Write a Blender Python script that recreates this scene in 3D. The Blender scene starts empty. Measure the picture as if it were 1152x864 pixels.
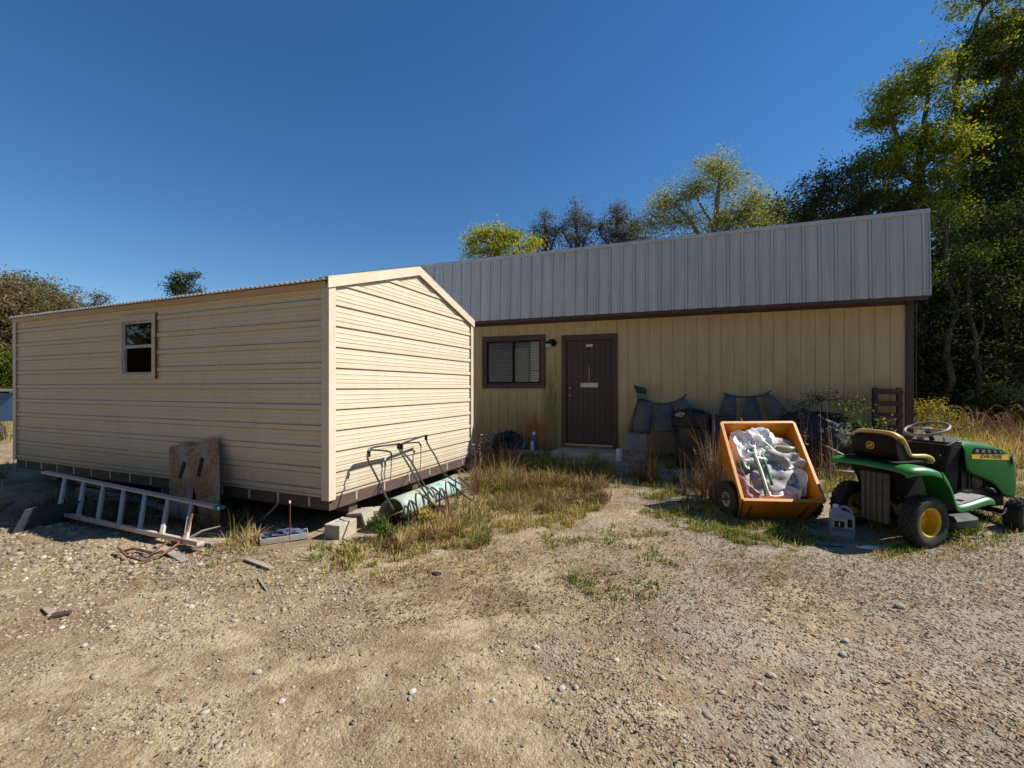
import bpy, math, random
import numpy as np
from mathutils import Vector, Matrix, noise as mn
random.seed(7); rng = np.random.default_rng(11)
R = math.radians
SC = bpy.context.scene
COL = SC.collection
F = 497.0; CAMH = 1.57; CX, HY = 576.0, 436.0       # focal length and horizon measured on the 1152 px wide photograph

# ------------------------------------------------------------------ helpers
def ray(px, py): return ((px - CX) / F, 1.0, -(py - HY) / F)
def at(px, py, Y):
    r = ray(px, py); return Vector((r[0] * Y, Y, CAMH + r[2] * Y))
def gnd(px, py, z=0.0):
    d = (CAMH - z) * F / (py - HY); return ((px - CX) / F * d, d)

class Fr:                                             # a local frame standing on the ground
    def __init__(s, x, y, rot): s.x, s.y, s.rot = x, y, rot; s.c, s.s = math.cos(rot), math.sin(rot)
    def loc(s, p):
        dx, dy = p[0] - s.x, p[1] - s.y
        return Vector((s.c * dx + s.s * dy, -s.s * dx + s.c * dy, p[2]))
    def wld(s, p): return Vector((s.x + s.c * p[0] - s.s * p[1], s.y + s.s * p[0] + s.c * p[1], p[2]))
    def Y(s, px, py, c):
        r = ray(px, py); d = (c - s.s * s.x + s.c * s.y) / (-s.s * r[0] + s.c * r[1])
        return s.loc((r[0] * d, d, CAMH + r[2] * d))
    def X(s, px, py, c):
        r = ray(px, py); d = (c + s.c * s.x + s.s * s.y) / (s.c * r[0] + s.s * r[1])
        return s.loc((r[0] * d, d, CAMH + r[2] * d))
SH = Fr(-1.97, 4.75, R(67.5)); MA = Fr(1.54, 8.70, R(-20.3)); MO = Fr(3.945, 4.70, R(15.2))

# ground height: level gravel that rises gently towards the building
_t = rng.random((64, 64))
def vn(x, y, f):
    x = np.asarray(x) * f; y = np.asarray(y) * f
    xi = np.floor(x).astype(int); yi = np.floor(y).astype(int); u = x - xi; v = y - yi
    u = u * u * (3 - 2 * u); v = v * v * (3 - 2 * v)
    g = lambda a, b: _t[a % 64, b % 64]
    return (g(xi, yi) * (1 - u) + g(xi + 1, yi) * u) * (1 - v) + (g(xi, yi + 1) * (1 - u) + g(xi + 1, yi + 1) * u) * v
def gz(x, y):
    x = np.asarray(x, float); y = np.asarray(y, float)
    dw = -(MA.s * -1 * (x - MA.x) * 1 + 0 * y) if False else -((-MA.s) * (x - MA.x) + MA.c * (y - MA.y))
    t = np.clip(1 - dw / 3.4, 0, 1); t = t * t * (3 - 2 * t)
    lim = np.clip(1 - (np.abs(x) - 9) / 6, 0, 1)
    z = 0.30 * t * (0.4 + 0.6 * lim) + 0.0
    r = np.sqrt(x * x + y * y)
    a = np.clip(1 - (r - 14) / 20, 0.2, 1)
    z = z + a * ((vn(x + 40, y + 40, 0.8) - .5) * 0.035 + (vn(x + 9, y + 31, 2.7) - .5) * 0.022 + (vn(x + 3, y + 7, 9.0) - .5) * 0.010 + (vn(x, y, 23.0) - .5) * 0.006)
    return z
def g1(x, y): return float(gz(x, y))

class MB:
    def __init__(s): s.v = []; s.f = []
    def add(s, vs, fs):
        b = len(s.v); s.v += [tuple(v) for v in vs]; s.f += [tuple(b + i for i in f) for f in fs]; return s
    def box(s, c, d, m=None):
        hx, hy, hz = d[0] / 2, d[1] / 2, d[2] / 2
        vs = [Vector((x, y, z)) for x in (-hx, hx) for y in (-hy, hy) for z in (-hz, hz)]
        if m is not None: vs = [m @ v for v in vs]
        vs = [v + Vector(c) for v in vs]
        return s.add(vs, [(0, 1, 3, 2), (4, 6, 7, 5), (0, 4, 5, 1), (2, 3, 7, 6), (0, 2, 6, 4), (1, 5, 7, 3)])
    def bx(s, x0, x1, y0, y1, z0, z1):
        return s.box(((x0 + x1) / 2, (y0 + y1) / 2, (z0 + z1) / 2), (abs(x1 - x0), abs(y1 - y0), abs(z1 - z0)))
    def bar(s, a, b, w, h, up=(0, 0, 1)):
        a, b = Vector(a), Vector(b); d = (b - a); L = d.length; d.normalize()
        u = Vector(up); sx = d.cross(u)
        if sx.length < 1e-4: sx = d.cross(Vector((1, 0, 0)))
        sx.normalize(); u = sx.cross(d)
        m = Matrix((d, sx, u)).transposed()
        return s.box((a + b) / 2, (L, w, h), m)
    def tube(s, pts, r, n=8, closed=False):
        P = [Vector(p) for p in pts]; N = len(P); rr = r if isinstance(r, (list, tuple)) else [r] * N
        T = []
        for i in range(N):
            if closed: t = P[(i + 1) % N] - P[(i - 1) % N]
            else: t = P[min(i + 1, N - 1)] - P[max(i - 1, 0)]
            if t.length < 1e-9: t = Vector((0, 0, 1))
            T.append(t.normalized())
        u = T[0].orthogonal().normalized(); vs = []
        for i in range(N):
            u = (u - T[i] * u.dot(T[i]))
            u = u.normalized() if u.length > 1e-6 else T[i].orthogonal().normalized()
            w = T[i].cross(u)
            for k in range(n):
                a = 2 * math.pi * k / n; vs.append(P[i] + (u * math.cos(a) + w * math.sin(a)) * rr[i])
        fs = []
        for i in range(N if closed else N - 1):
            j = (i + 1) % N
            for k in range(n): l = (k + 1) % n; fs.append((i * n + k, i * n + l, j * n + l, j * n + k))
        if not closed: fs += [tuple(range(n))[::-1], tuple((N - 1) * n + k for k in range(n))]
        return s.add(vs, fs)
    def lathe(s, prof, n=32, o=(0, 0, 0), m=None, cap=True):
        vs = []
        for r, z in prof:
            for k in range(n):
                a = 2 * math.pi * k / n; v = Vector((r * math.cos(a), r * math.sin(a), z))
                if m is not None: v = m @ v
                vs.append(v + Vector(o))
        fs = []
        for i in range(len(prof) - 1):
            for k in range(n): l = (k + 1) % n; fs.append((i * n + k, i * n + l, (i + 1) * n + l, (i + 1) * n + k))
        if cap: fs += [tuple(range(n))[::-1], tuple((len(prof) - 1) * n + k for k in range(n))]
        return s.add(vs, fs)
    def prism(s, outl, ext):                          # outline of 3-D points, extruded by a vector
        e = Vector(ext); n = len(outl); o = [Vector(p) for p in outl]
        return s.add(o + [p + e for p in o], [tuple(range(n))[::-1], tuple(range(n, 2 * n))] + [(i, (i + 1) % n, n + (i + 1) % n, n + i) for i in range(n)])
    def grid(s, rows):                                # rows of equal length point lists
        n = len(rows[0]); vs = [p for r in rows for p in r]
        return s.add(vs, [(i * n + j, i * n + j + 1, (i + 1) * n + j + 1, (i + 1) * n + j) for i in range(len(rows) - 1) for j in range(n - 1)])
    def build(s, name, mat, parent=None, smooth=False, bevel=0, solid=0, sub=0, loc=None, rot=0):
        me = bpy.data.meshes.new(name); me.from_pydata(s.v, [], s.f); me.update()
        me.materials.append(mat)
        o = bpy.data.objects.new(name, me); COL.objects.link(o); fix(o)
        if smooth: shade(me)
        if solid: m = o.modifiers.new('solid', 'SOLIDIFY'); m.thickness = solid; m.offset = 0
        if bevel: m = o.modifiers.new('bevel', 'BEVEL'); m.width = bevel; m.segments = 2; m.limit_method = 'ANGLE'; m.angle_limit = R(35)
        if sub: m = o.modifiers.new('sub', 'SUBSURF'); m.levels = sub; m.render_levels = sub
        if parent is not None: o.parent = parent
        if loc is not None: o.location = loc
        o.rotation_euler.z = rot
        return o
import bmesh
def fix(o):
    bm = bmesh.new(); bm.from_mesh(o.data); bmesh.ops.recalc_face_normals(bm, faces=bm.faces); bm.to_mesh(o.data); bm.free()
def shade(me, ang=40):
    me.polygons.foreach_set('use_smooth', [True] * len(me.polygons))
    bm = bmesh.new(); bm.from_mesh(me)
    for e in bm.edges:
        if len(e.link_faces) == 2 and e.calc_face_angle(0) > R(ang): e.smooth = False
    bm.to_mesh(me); bm.free()
def bulk(name, V, Fc, mat, tint=None, parent=None, quads=True, smooth=False):
    """numpy mesh: V (n,3), Fc (m,k) and one tint value per face"""
    me = bpy.data.meshes.new(name); k = Fc.shape[1]
    me.vertices.add(len(V)); me.vertices.foreach_set('co', V.astype(np.float32).ravel())
    me.loops.add(Fc.size); me.loops.foreach_set('vertex_index', Fc.astype(np.int32).ravel())
    me.polygons.add(len(Fc)); me.polygons.foreach_set('loop_start', np.arange(0, Fc.size, k, dtype=np.int32))
    me.polygons.foreach_set('loop_total', np.full(len(Fc), k, dtype=np.int32))
    me.update(calc_edges=True)
    if tint is not None:
        a = me.attributes.new('tint', 'FLOAT', 'FACE'); a.data.foreach_set('value', tint.astype(np.float32))
    if smooth: me.polygons.foreach_set('use_smooth', [True] * len(Fc))
    me.materials.append(mat)
    o = bpy.data.objects.new(name, me); COL.objects.link(o)
    if parent is not None: o.parent = parent
    return o
def tag(o, label=None, cat=None, group=None, kind=None):
    if label: o['label'] = label
    if cat: o['category'] = cat
    if group: o['group'] = group
    if kind: o['kind'] = kind
    return o
def thing(name, label, cat, loc=(0, 0, 0), rotz=0, group=None):
    o = bpy.data.objects.new(name, None); COL.objects.link(o); o.location = loc; o.rotation_euler.z = rotz
    o.empty_display_size = .1
    return tag(o, label, cat, group)

# ------------------------------------------------------------------ materials
def nodes(name):
    m = bpy.data.materials.new(name); m.use_nodes = True; t = m.node_tree; b = t.nodes['Principled BSDF']; return m, t, b
def N(t, typ, **kw):
    n = t.nodes.new(typ)
    for k, v in kw.items():
        if k.startswith('i_'): n.inputs[k[2:].replace('_', ' ')].default_value = v
        else: setattr(n, k, v)
    return n
def L(t, a, b): t.links.new(a, b)
def c4(c): return (c[0], c[1], c[2], 1)
def coords(t, scale=(1, 1, 1), obj=True):
    tc = N(t, 'ShaderNodeTexCoord'); mp = N(t, 'ShaderNodeMapping'); mp.inputs['Scale'].default_value = scale
    L(t, tc.outputs['Object'], mp.inputs['Vector']); return mp.outputs['Vector']
def ramp(t, fac, stops):
    r = N(t, 'ShaderNodeValToRGB'); e = r.color_ramp.elements
    while len(e) < len(stops): e.new(0.5)
    for i, (p, c) in enumerate(stops): e[i].position = p; e[i].color = c4(c)
    L(t, fac, r.inputs['Fac']); return r.outputs['Color']
def mixc(t, fac, a, b, mode='MIX'):
    m = N(t, 'ShaderNodeMix', data_type='RGBA', blend_type=mode)
    for s, v in ((m.inputs[0], fac), (m.inputs[6], a), (m.inputs[7], b)):
        if isinstance(v, bpy.types.NodeSocket): L(t, v, s)
        elif isinstance(v, (int, float)): s.default_value = v
        else: s.default_value = c4(v)
    return m.outputs[2]
def noise_(t, vec, sc, det=5, rough=.6, dist=0):
    n = N(t, 'ShaderNodeTexNoise'); n.inputs['Scale'].default_value = sc; n.inputs['Detail'].default_value = det
    n.inputs['Roughness'].default_value = rough; n.inputs['Distortion'].default_value = dist; L(t, vec, n.inputs['Vector']); return n.outputs['Fac']
def bump(t, b, h, s=.3, d=.01):
    n = N(t, 'ShaderNodeBump'); n.inputs['Strength'].default_value = s; n.inputs['Distance'].default_value = d
    L(t, h, n.inputs['Height']); L(t, n.outputs['Normal'], b.inputs['Normal'])
def mat(name, c, c2=None, rough=.6, metal=0, scale=6, stretch=(1, 1, 1), bmp=.15, dist=.004, spots=None, spec=None, lo=.35, hi=.68, fine=None):
    m, t, b = nodes(name); v = coords(t, stretch); c2 = c2 or tuple(x * .72 for x in c)
    f = noise_(t, v, scale, 6); col = ramp(t, f, [(lo, c2), (hi, c)])
    if spots:
        f2 = noise_(t, v, spots[1], 8, .75); col = mixc(t, ramp(t, f2, [(spots[2], (0, 0, 0)), (spots[2] + .06, (1, 1, 1))]), col, spots[0])
    L(t, col, b.inputs['Base Color']); b.inputs['Roughness'].default_value = rough; b.inputs['Metallic'].default_value = metal
    if spec is not None: b.inputs['Specular IOR Level'].default_value = spec
    f3 = noise_(t, v, fine or scale * 8, 4); bump(t, b, f3, bmp, dist)
    rr = N(t, 'ShaderNodeMapRange'); rr.inputs['To Min'].default_value = max(0, rough - .12); rr.inputs['To Max'].default_value = min(1, rough + .15)
    L(t, f, rr.inputs['Value']); L(t, rr.outputs['Result'], b.inputs['Roughness'])
    return m
def tintmat(name, stops, transl=.0, rough=.85, scale=None, gloss=.12):
    m, t, b = nodes(name); a = N(t, 'ShaderNodeAttribute'); a.attribute_name = 'tint'
    col = ramp(t, a.outputs['Fac'], stops); L(t, col, b.inputs['Base Color']); b.inputs['Roughness'].default_value = rough
    b.inputs['Specular IOR Level'].default_value = gloss
    if transl:
        tr = N(t, 'ShaderNodeBsdfTranslucent'); mx = N(t, 'ShaderNodeMixShader'); mx.inputs[0].default_value = transl
        br = mixc(t, 1.0, col, (1.5, 1.45, .8), 'MULTIPLY'); L(t, br, tr.inputs['Color'])
        L(t, b.outputs[0], mx.inputs[1]); L(t, tr.outputs[0], mx.inputs[2]); L(t, mx.outputs[0], t.nodes['Material Output'].inputs['Surface'])
    return m

M = {}
# cream ribbed siding with dirt streaks and splash near the bottom
def siding(name, c, dirt, zlo):
    m, t, b = nodes(name); v = coords(t); vs = coords(t, (6, 6, .5))
    f = noise_(t, v, 2.2, 6); f2 = noise_(t, vs, 3.0, 7, .7)
    col = ramp(t, f, [(.3, tuple(x * .93 for x in c)), (.7, c)])
    col = mixc(t, ramp(t, f2, [(.52, (0, 0, 0)), (.8, (.35, .35, .35))]), col, dirt)
    sx = N(t, 'ShaderNodeSeparateXYZ'); L(t, v, sx.inputs[0]); mr = N(t, 'ShaderNodeMapRange')
    mr.inputs['From Min'].default_value = zlo; mr.inputs['From Max'].default_value = zlo + .55; mr.inputs['To Min'].default_value = 1; mr.inputs['To Max'].default_value = 0
    L(t, sx.outputs['Z'], mr.inputs['Value']); f4 = noise_(t, v, 9, 7, .7)
    ml = N(t, 'ShaderNodeMath', operation='MULTIPLY'); L(t, mr.outputs[0], ml.inputs[0]); L(t, f4, ml.inputs[1])
    col = mixc(t, ml.outputs[0], col, dirt)
    L(t, col, b.inputs['Base Color']); b.inputs['Roughness'].default_value = .6; b.inputs['Specular IOR Level'].default_value = .25
    bump(t, b, noise_(t, v, 7, 3), .25, .006); return m
M['siding'] = siding('cream_siding', (.66, .575, .425), (.34, .27, .18), .36)
M['trim_cream'] = mat('cream_trim', (.68, .59, .44), (.60, .51, .37), .45, scale=3, bmp=.08)
M['trim_tan'] = mat('tan_trim', (.55, .38, .19), (.46, .31, .15), .5, scale=3, bmp=.08)
M['skid'] = mat('brown_painted_wood', (.115, .072, .055), (.075, .048, .037), .75, scale=4, stretch=(1, 1, 5), bmp=.4, spots=((.30, .2, .13), 14, .62))
M['galv'] = mat('galvanised_roof', (.78, .78, .77), (.62, .62, .61), .4, metal=.25, scale=5)
M['strap'] = mat('zinc_strap', (.55, .55, .53), None, .45, metal=.4)
M['alu'] = mat('aluminium', (.60, .52, .44), (.46, .39, .33), .5, metal=.15, scale=9, stretch=(4, 4, 1), spots=((.25, .22, .18), 22, .66))
M['osb'] = None
def osb():
    m, t, b = nodes('strand_board'); v = coords(t)
    vo = N(t, 'ShaderNodeTexVoronoi'); vo.inputs['Scale'].default_value = 34; vo.inputs['Randomness'].default_value = 1
    mp = coords(t, (1, 2.2, 1)); L(t, mp, vo.inputs['Vector']); c = ramp(t, N2(t, vo.outputs['Color']), [(0, (.16, .09, .04)), (.5, (.28, .17, .08)), (1, (.38, .26, .14))])
    f = noise_(t, v, 3.4, 5); col = mixc(t, ramp(t, f, [(.50, (0, 0, 0)), (.58, (1, 1, 1))]), c, (.32, .28, .24))
    f2 = noise_(t, v, 2.3, 3); col = mixc(t, ramp(t, f2, [(.5, (0, 0, 0)), (.66, (.7, .7, .7))]), col, (.36, .14, .035))
    L(t, col, b.inputs['Base Color']); b.inputs['Roughness'].default_value = .85; bump(t, b, vo.outputs['Distance'], .5, .004); return m
def N2(t, csock):
    s = N(t, 'ShaderNodeSeparateColor'); L(t, csock, s.inputs[0]); return s.outputs[0]
M['osb'] = osb()
M['greywood'] = mat('weathered_wood', (.34, .29, .24), (.20, .165, .13), .85, scale=5, stretch=(1, 1, 6), bmp=.5, fine=30)
M['darkwood'] = mat('dark_wood', (.10, .06, .04), (.055, .033, .024), .8, scale=6, bmp=.5)
M['blackpl'] = mat('black_plastic', (.022, .024, .032), (.014, .015, .02), .45, scale=4, bmp=.1)
M['bluegrey'] = mat('blue_black_sheet', (.018, .021, .03), (.012, .014, .02), .5, scale=3, bmp=.2)
M['block'] = mat('concrete_block', (.48, .42, .33), (.36, .31, .23), .92, scale=14, bmp=.8, dist=.006, fine=70)
M['rust'] = mat('rusty_steel', (.24, .105, .05), (.13, .055, .03), .8, scale=12, bmp=.5, metal=.2)
M['whitepl'] = mat('white_plastic', (.66, .66, .64), (.5, .5, .48), .4, scale=6)
M['bluecloth'] = mat('blue_cloth', (.09, .11, .19), (.04, .05, .09), .9, scale=9, bmp=.6, dist=.01)
M['shell'] = mat('pale_green_enamel', (.38, .43, .36), (.28, .34, .28), .5, scale=8, spots=((.14, .22, .15), 9, .57), bmp=.2)
M['shell2'] = mat('pale_mint_enamel', (.36, .47, .42), (.28, .39, .34), .5, scale=8, spots=((.12, .3, .22), 7, .54), bmp=.2)
M['tube'] = mat('dark_tube_steel', (.10, .095, .085), (.055, .05, .045), .42, metal=.5, scale=16, spots=((.2, .11, .06), 30, .62))
# main building
def t111():
    m, t, b = nodes('painted_plywood_siding'); v = coords(t); vs = coords(t, (3, 3, .35)); vf = coords(t, (22, 22, .8))
    f = noise_(t, vs, 2.4, 6, .65); col = ramp(t, f, [(.3, (.47, .35, .18)), (.7, (.62, .48, .26))])
    f1 = noise_(t, vf, 4, 5); col = mixc(t, ramp(t, f1, [(.45, (0, 0, 0)), (.75, (.4, .4, .4))]), col, (.34, .25, .12))
    sx = N(t, 'ShaderNodeSeparateXYZ'); L(t, v, sx.inputs[0])
    def band(x0, w, z0, z1):   # algae and rust stains under the lamp and by the ground, with ragged borders
        a = N(t, 'ShaderNodeMath', operation='SUBTRACT'); L(t, sx.outputs['X'], a.inputs[0]); a.inputs[1].default_value = x0
        a2 = N(t, 'ShaderNodeMath', operation='ABSOLUTE'); L(t, a.outputs[0], a2.inputs[0])
        r1 = N(t, 'ShaderNodeMapRange'); r1.inputs['From Min'].default_value = 0; r1.inputs['From Max'].default_value = w; r1.inputs['To Min'].default_value = 1; r1.inputs['To Max'].default_value = 0
        L(t, a2.outputs[0], r1.inputs['Value'])
        r2 = N(t, 'ShaderNodeMapRange'); r2.inputs['From Min'].default_value = z0; r2.inputs['From Max'].default_value = z1; r2.inputs['To Min'].default_value = 1; r2.inputs['To Max'].default_value = 0
        L(t, sx.outputs['Z'], r2.inputs['Value'])
        p = N(t, 'ShaderNodeMath', operation='MULTIPLY'); L(t, r1.outputs[0], p.inputs[0]); L(t, r2.outputs[0], p.inputs[1])
        q = N(t, 'ShaderNodeMath', operation='MULTIPLY'); L(t, p.outputs[0], q.inputs[0])
        nz = ramp(t, noise_(t, coords(t, (5, 5, 1.2)), 3, 6, .7), [(.3, (.2, .2, .2)), (.6, (1, 1, 1))]); L(t, nz, q.inputs[1])
        q.use_clamp = True; return q.outputs[0]
    def amp(s, k):
        a = N(t, 'ShaderNodeMath', operation='MULTIPLY'); L(t, s, a.inputs[0]); a.inputs[1].default_value = k; a.use_clamp = True; return a.outputs[0]
    col = mixc(t, amp(band(-.78, .30, 1.1, 2.5), 1.9), col, (.16, .17, .04))
    col = mixc(t, amp(band(-1.5, 2.4, .3, 1.6), 1.2), col, (.20, .17, .07))
    col = mixc(t, amp(band(-1.15, .45, .75, 1.15), 1.8), col, (.30, .11, .03))
    col = mixc(t, amp(band(2.5, 4.5, .2, .9), 1.3), col, (.18, .13, .07))
    L(t, col, b.inputs['Base Color']); b.inputs['Roughness'].default_value = .7
    bump(t, b, f1, .35, .004); return m
M['t111'] = t111()
M['brown'] = mat('brown_paint', (.085, .048, .036), (.06, .034, .026), .6, scale=5, bmp=.25)
M['door'] = mat('brown_door_paint', (.062, .038, .032), (.045, .028, .024), .5, scale=4, stretch=(4, 4, .6), bmp=.2)
def fasc():
    m, t, b = nodes('blue_grey_metal_panel'); v = coords(t); vs = coords(t, (7, 7, .35))
    f = noise_(t, vs, 2.2, 6, .65); col = ramp(t, f, [(.3, (.43, .445, .455)), (.72, (.60, .615, .62))])
    f2 = noise_(t, v, 1.1, 3); col = mixc(t, ramp(t, f2, [(.4, (0, 0, 0)), (.8, (.4, .4, .4))]), col, (.36, .36, .35))
    L(t, col, b.inputs['Base Color']); b.inputs['Roughness'].default_value = .45; b.inputs['Metallic'].default_value = .1
    bump(t, b, noise_(t, v, 6, 3), .2, .006); return m
M['fascia'] = fasc()
M['fasciatrim'] = mat('grey_metal_trim', (.60, .62, .64), (.48, .50, .52), .4, metal=.3, scale=4)
M['blind'] = mat('blind_slat', (.86, .86, .86), (.80, .80, .81), .6, scale=3)
M['screen'] = mat('insect_screen', (.22, .22, .23), None, .8)
def glass():
    m, t, b = nodes('window_glass'); o = t.nodes['Material Output']
    gl = N(t, 'ShaderNodeBsdfGlossy'); gl.inputs['Roughness'].default_value = .03; tr = N(t, 'ShaderNodeBsdfTransparent'); tr.inputs[0].default_value = (.80, .84, .84, 1)
    fr = N(t, 'ShaderNodeFresnel'); fr.inputs[0].default_value = 1.5; mx = N(t, 'ShaderNodeMixShader'); L(t, fr.outputs[0], mx.inputs[0]); L(t, tr.outputs[0], mx.inputs[1]); L(t, gl.outputs[0], mx.inputs[2]); L(t, mx.outputs[0], o.inputs['Surface']); return m
M['glass'] = glass()
M['white'] = mat('white_paint', (.74, .74, .72), (.62, .62, .6), .5)
M['brass'] = mat('dull_brass', (.38, .30, .16), None, .35, metal=.8)
M['chrome'] = mat('dull_chrome', (.5, .5, .5), None, .3, metal=.9)
M['lampglass'] = mat('frosted_glass', (.55, .55, .48), (.4, .4, .35), .35)
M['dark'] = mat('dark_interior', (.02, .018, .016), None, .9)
# machines
M['orange'] = mat('orange_cart_paint', (.70, .245, .010), (.57, .18, .008), .42, scale=5, spots=((.17, .065, .03), 17, .66), bmp=.15)
M['tyre'] = mat('tyre_rubber', (.022, .021, .020), (.035, .031, .026), .8, scale=9, bmp=.3)
M['hub'] = mat('dusty_white_hub', (.48, .45, .4), None, .6)
M['green'] = mat('green_machine_paint', (.008, .125, .014), (.006, .10, .011), .45, spec=.12, scale=3, bmp=.04)
M['green_worn'] = mat('green_dusty_paint', (.022, .21, .038), (.016, .15, .028), .38, scale=6, bmp=.08, spots=((.20, .22, .14), 20, .70))
M['yellow'] = mat('yellow_rim_paint', (.72, .46, .02), (.62, .36, .015), .4, scale=7, spots=((.3, .17, .03), 20, .68))
M['seat'] = mat('tan_vinyl', (.70, .45, .15), (.56, .35, .11), .45, scale=6, bmp=.1)
M['seatback'] = mat('black_seat_shell', (.012, .009, .008), None, .65, spec=.2, scale=3, bmp=.1)
M['mblack'] = mat('machine_black', (.006, .006, .006), (.012, .011, .010), .7, spec=.2, scale=8)
M['engine'] = mat('engine_grey', (.045, .045, .045), (.012, .012, .012), .55, metal=.4, scale=14, bmp=.4)
M['grip'] = mat('grey_grip_rubber', (.30, .29, .275), (.2, .195, .185), .6, scale=10)
M['wheelgrey'] = mat('steering_grey', (.20, .195, .185), (.13, .125, .12), .5, scale=10)
M['headlamp'] = mat('headlamp_lens', (.72, .70, .66), None, .2)
M['stripe'] = mat('yellow_decal', (.74, .48, .03), (.66, .40, .02), .4)
M['decalink'] = mat('dark_decal', (.02, .05, .02), None, .5)
M['bag_white'] = mat('white_bag_plastic', (.88, .86, .82), (.72, .69, .65), .55, spec=.3, scale=5, bmp=.3, dist=.01, fine=18)
M['bag_grey'] = mat('grey_bag_plastic', (.54, .49, .47), (.30, .27, .26), .55, spec=.3, scale=5, bmp=.35, dist=.01, fine=16)
M['bag_pink'] = mat('dusty_pink_plastic', (.40, .27, .25), (.24, .16, .16), .55, spec=.3, scale=6, bmp=.3, dist=.01, fine=16)
M['bag_green'] = mat('green_bag_plastic', (.03, .28, .12), (.02, .18, .08), .4, scale=6, bmp=.4)
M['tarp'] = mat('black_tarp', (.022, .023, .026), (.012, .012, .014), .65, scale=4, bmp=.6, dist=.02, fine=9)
M['greypl'] = mat('grey_plastic', (.20, .195, .185), (.14, .135, .13), .7, scale=5)
M['slat'] = mat('faded_blue_metal', (.165, .15, .135), (.11, .10, .09), .8, spec=.2, scale=5, spots=((.17, .15, .14), 16, .62))
M['slatblue'] = mat('blue_metal', (.16, .155, .15), (.09, .09, .095), .8, spec=.2, scale=5, spots=((.12, .09, .07), 16, .66))
M['teal'] = mat('teal_plastic', (.05, .18, .22), None, .5)
M['bark'] = mat('bark', (.10, .08, .06), (.05, .038, .028), .95, scale=5, stretch=(1, 1, .25), bmp=.9, dist=.03, fine=14)
M['barkpale'] = mat('pale_bark', (.22, .19, .15), (.12, .10, .08), .95, scale=5, stretch=(1, 1, .25), bmp=.9, dist=.03, fine=14)
M['beige'] = mat('beige_paper', (.42, .34, .25), (.3, .23, .16), .85, scale=8, bmp=.5)
M['violet'] = mat('violet_plastic', (.14, .10, .22), None, .4)
M['bluepaint'] = mat('faded_blue_paint', (.10, .20, .36), (.07, .14, .26), .6, scale=5, spots=((.25, .12, .07), 4, .58))
M['redbrown'] = mat('red_brown_board', (.17, .055, .035), (.11, .035, .022), .7, scale=5)
# foliage
M['leaf_yg'] = tintmat('leaf_yellow_green', [(0, (.07, .10, .014)), (.5, (.19, .22, .025)), (1, (.38, .35, .04))], .5)
M['leaf_dk'] = tintmat('leaf_dark_green', [(0, (.014, .022, .008)), (.5, (.036, .05, .016)), (.8, (.075, .085, .03)), (1, (.16, .17, .05))], .3)
M['leaf_mid'] = tintmat('leaf_mid_green', [(0, (.02, .032, .010)), (.45, (.065, .09, .018)), (.75, (.17, .19, .03)), (1, (.33, .32, .05))], .5)
M['leaf_olive'] = tintmat('leaf_sparse_olive', [(0, (.12, .13, .045)), (.5, (.24, .25, .08)), (1, (.38, .36, .12))], .45)
M['leaf_grey'] = tintmat('leaf_grey_twig', [(0, (.05, .052, .04)), (.5, (.10, .095, .068)), (1, (.19, .17, .11))], .3)
M['leaf_brown'] = tintmat('leaf_autumn_brown', [(0, (.06, .075, .03)), (.45, (.15, .135, .06)), (.8, (.24, .165, .09)), (1, (.32, .22, .13))], .35)
M['leaf_yel'] = tintmat('leaf_bright_yellow', [(0, (.10, .13, .03)), (.5, (.28, .25, .05)), (1, (.46, .36, .08))], .3)
M['leaf_fresh'] = tintmat('leaf_fresh_green', [(0, (.04, .075, .015)), (.5, (.09, .16, .03)), (1, (.2, .28, .06))], .4)
M['grass'] = tintmat('grass_blades', [(0, (.05, .10, .012)), (.3, (.15, .20, .035)), (.5, (.33, .28, .08)), (.72, (.52, .39, .18)), (.86, (.56, .42, .24)), (.94, (.30, .16, .08)), (1, (.14, .07, .04))], .28)
M['dry'] = tintmat('dry_stalks', [(0, (.10, .055, .03)), (.4, (.22, .13, .08)), (.8, (.36, .24, .15)), (1, (.50, .39, .25))], .15)
M['litter'] = tintmat('leaf_litter', [(0, (.05, .03, .018)), (.4, (.13, .075, .04)), (.75, (.26, .17, .09)), (1, (.42, .31, .18))], .1)
M['stones'] = tintmat('gravel_stones', [(0, (.13, .10, .075)), (.3, (.25, .20, .145)), (.65, (.37, .305, .22)), (.9, (.48, .41, .31)), (1, (.60, .55, .47))], 0, .9)

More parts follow.
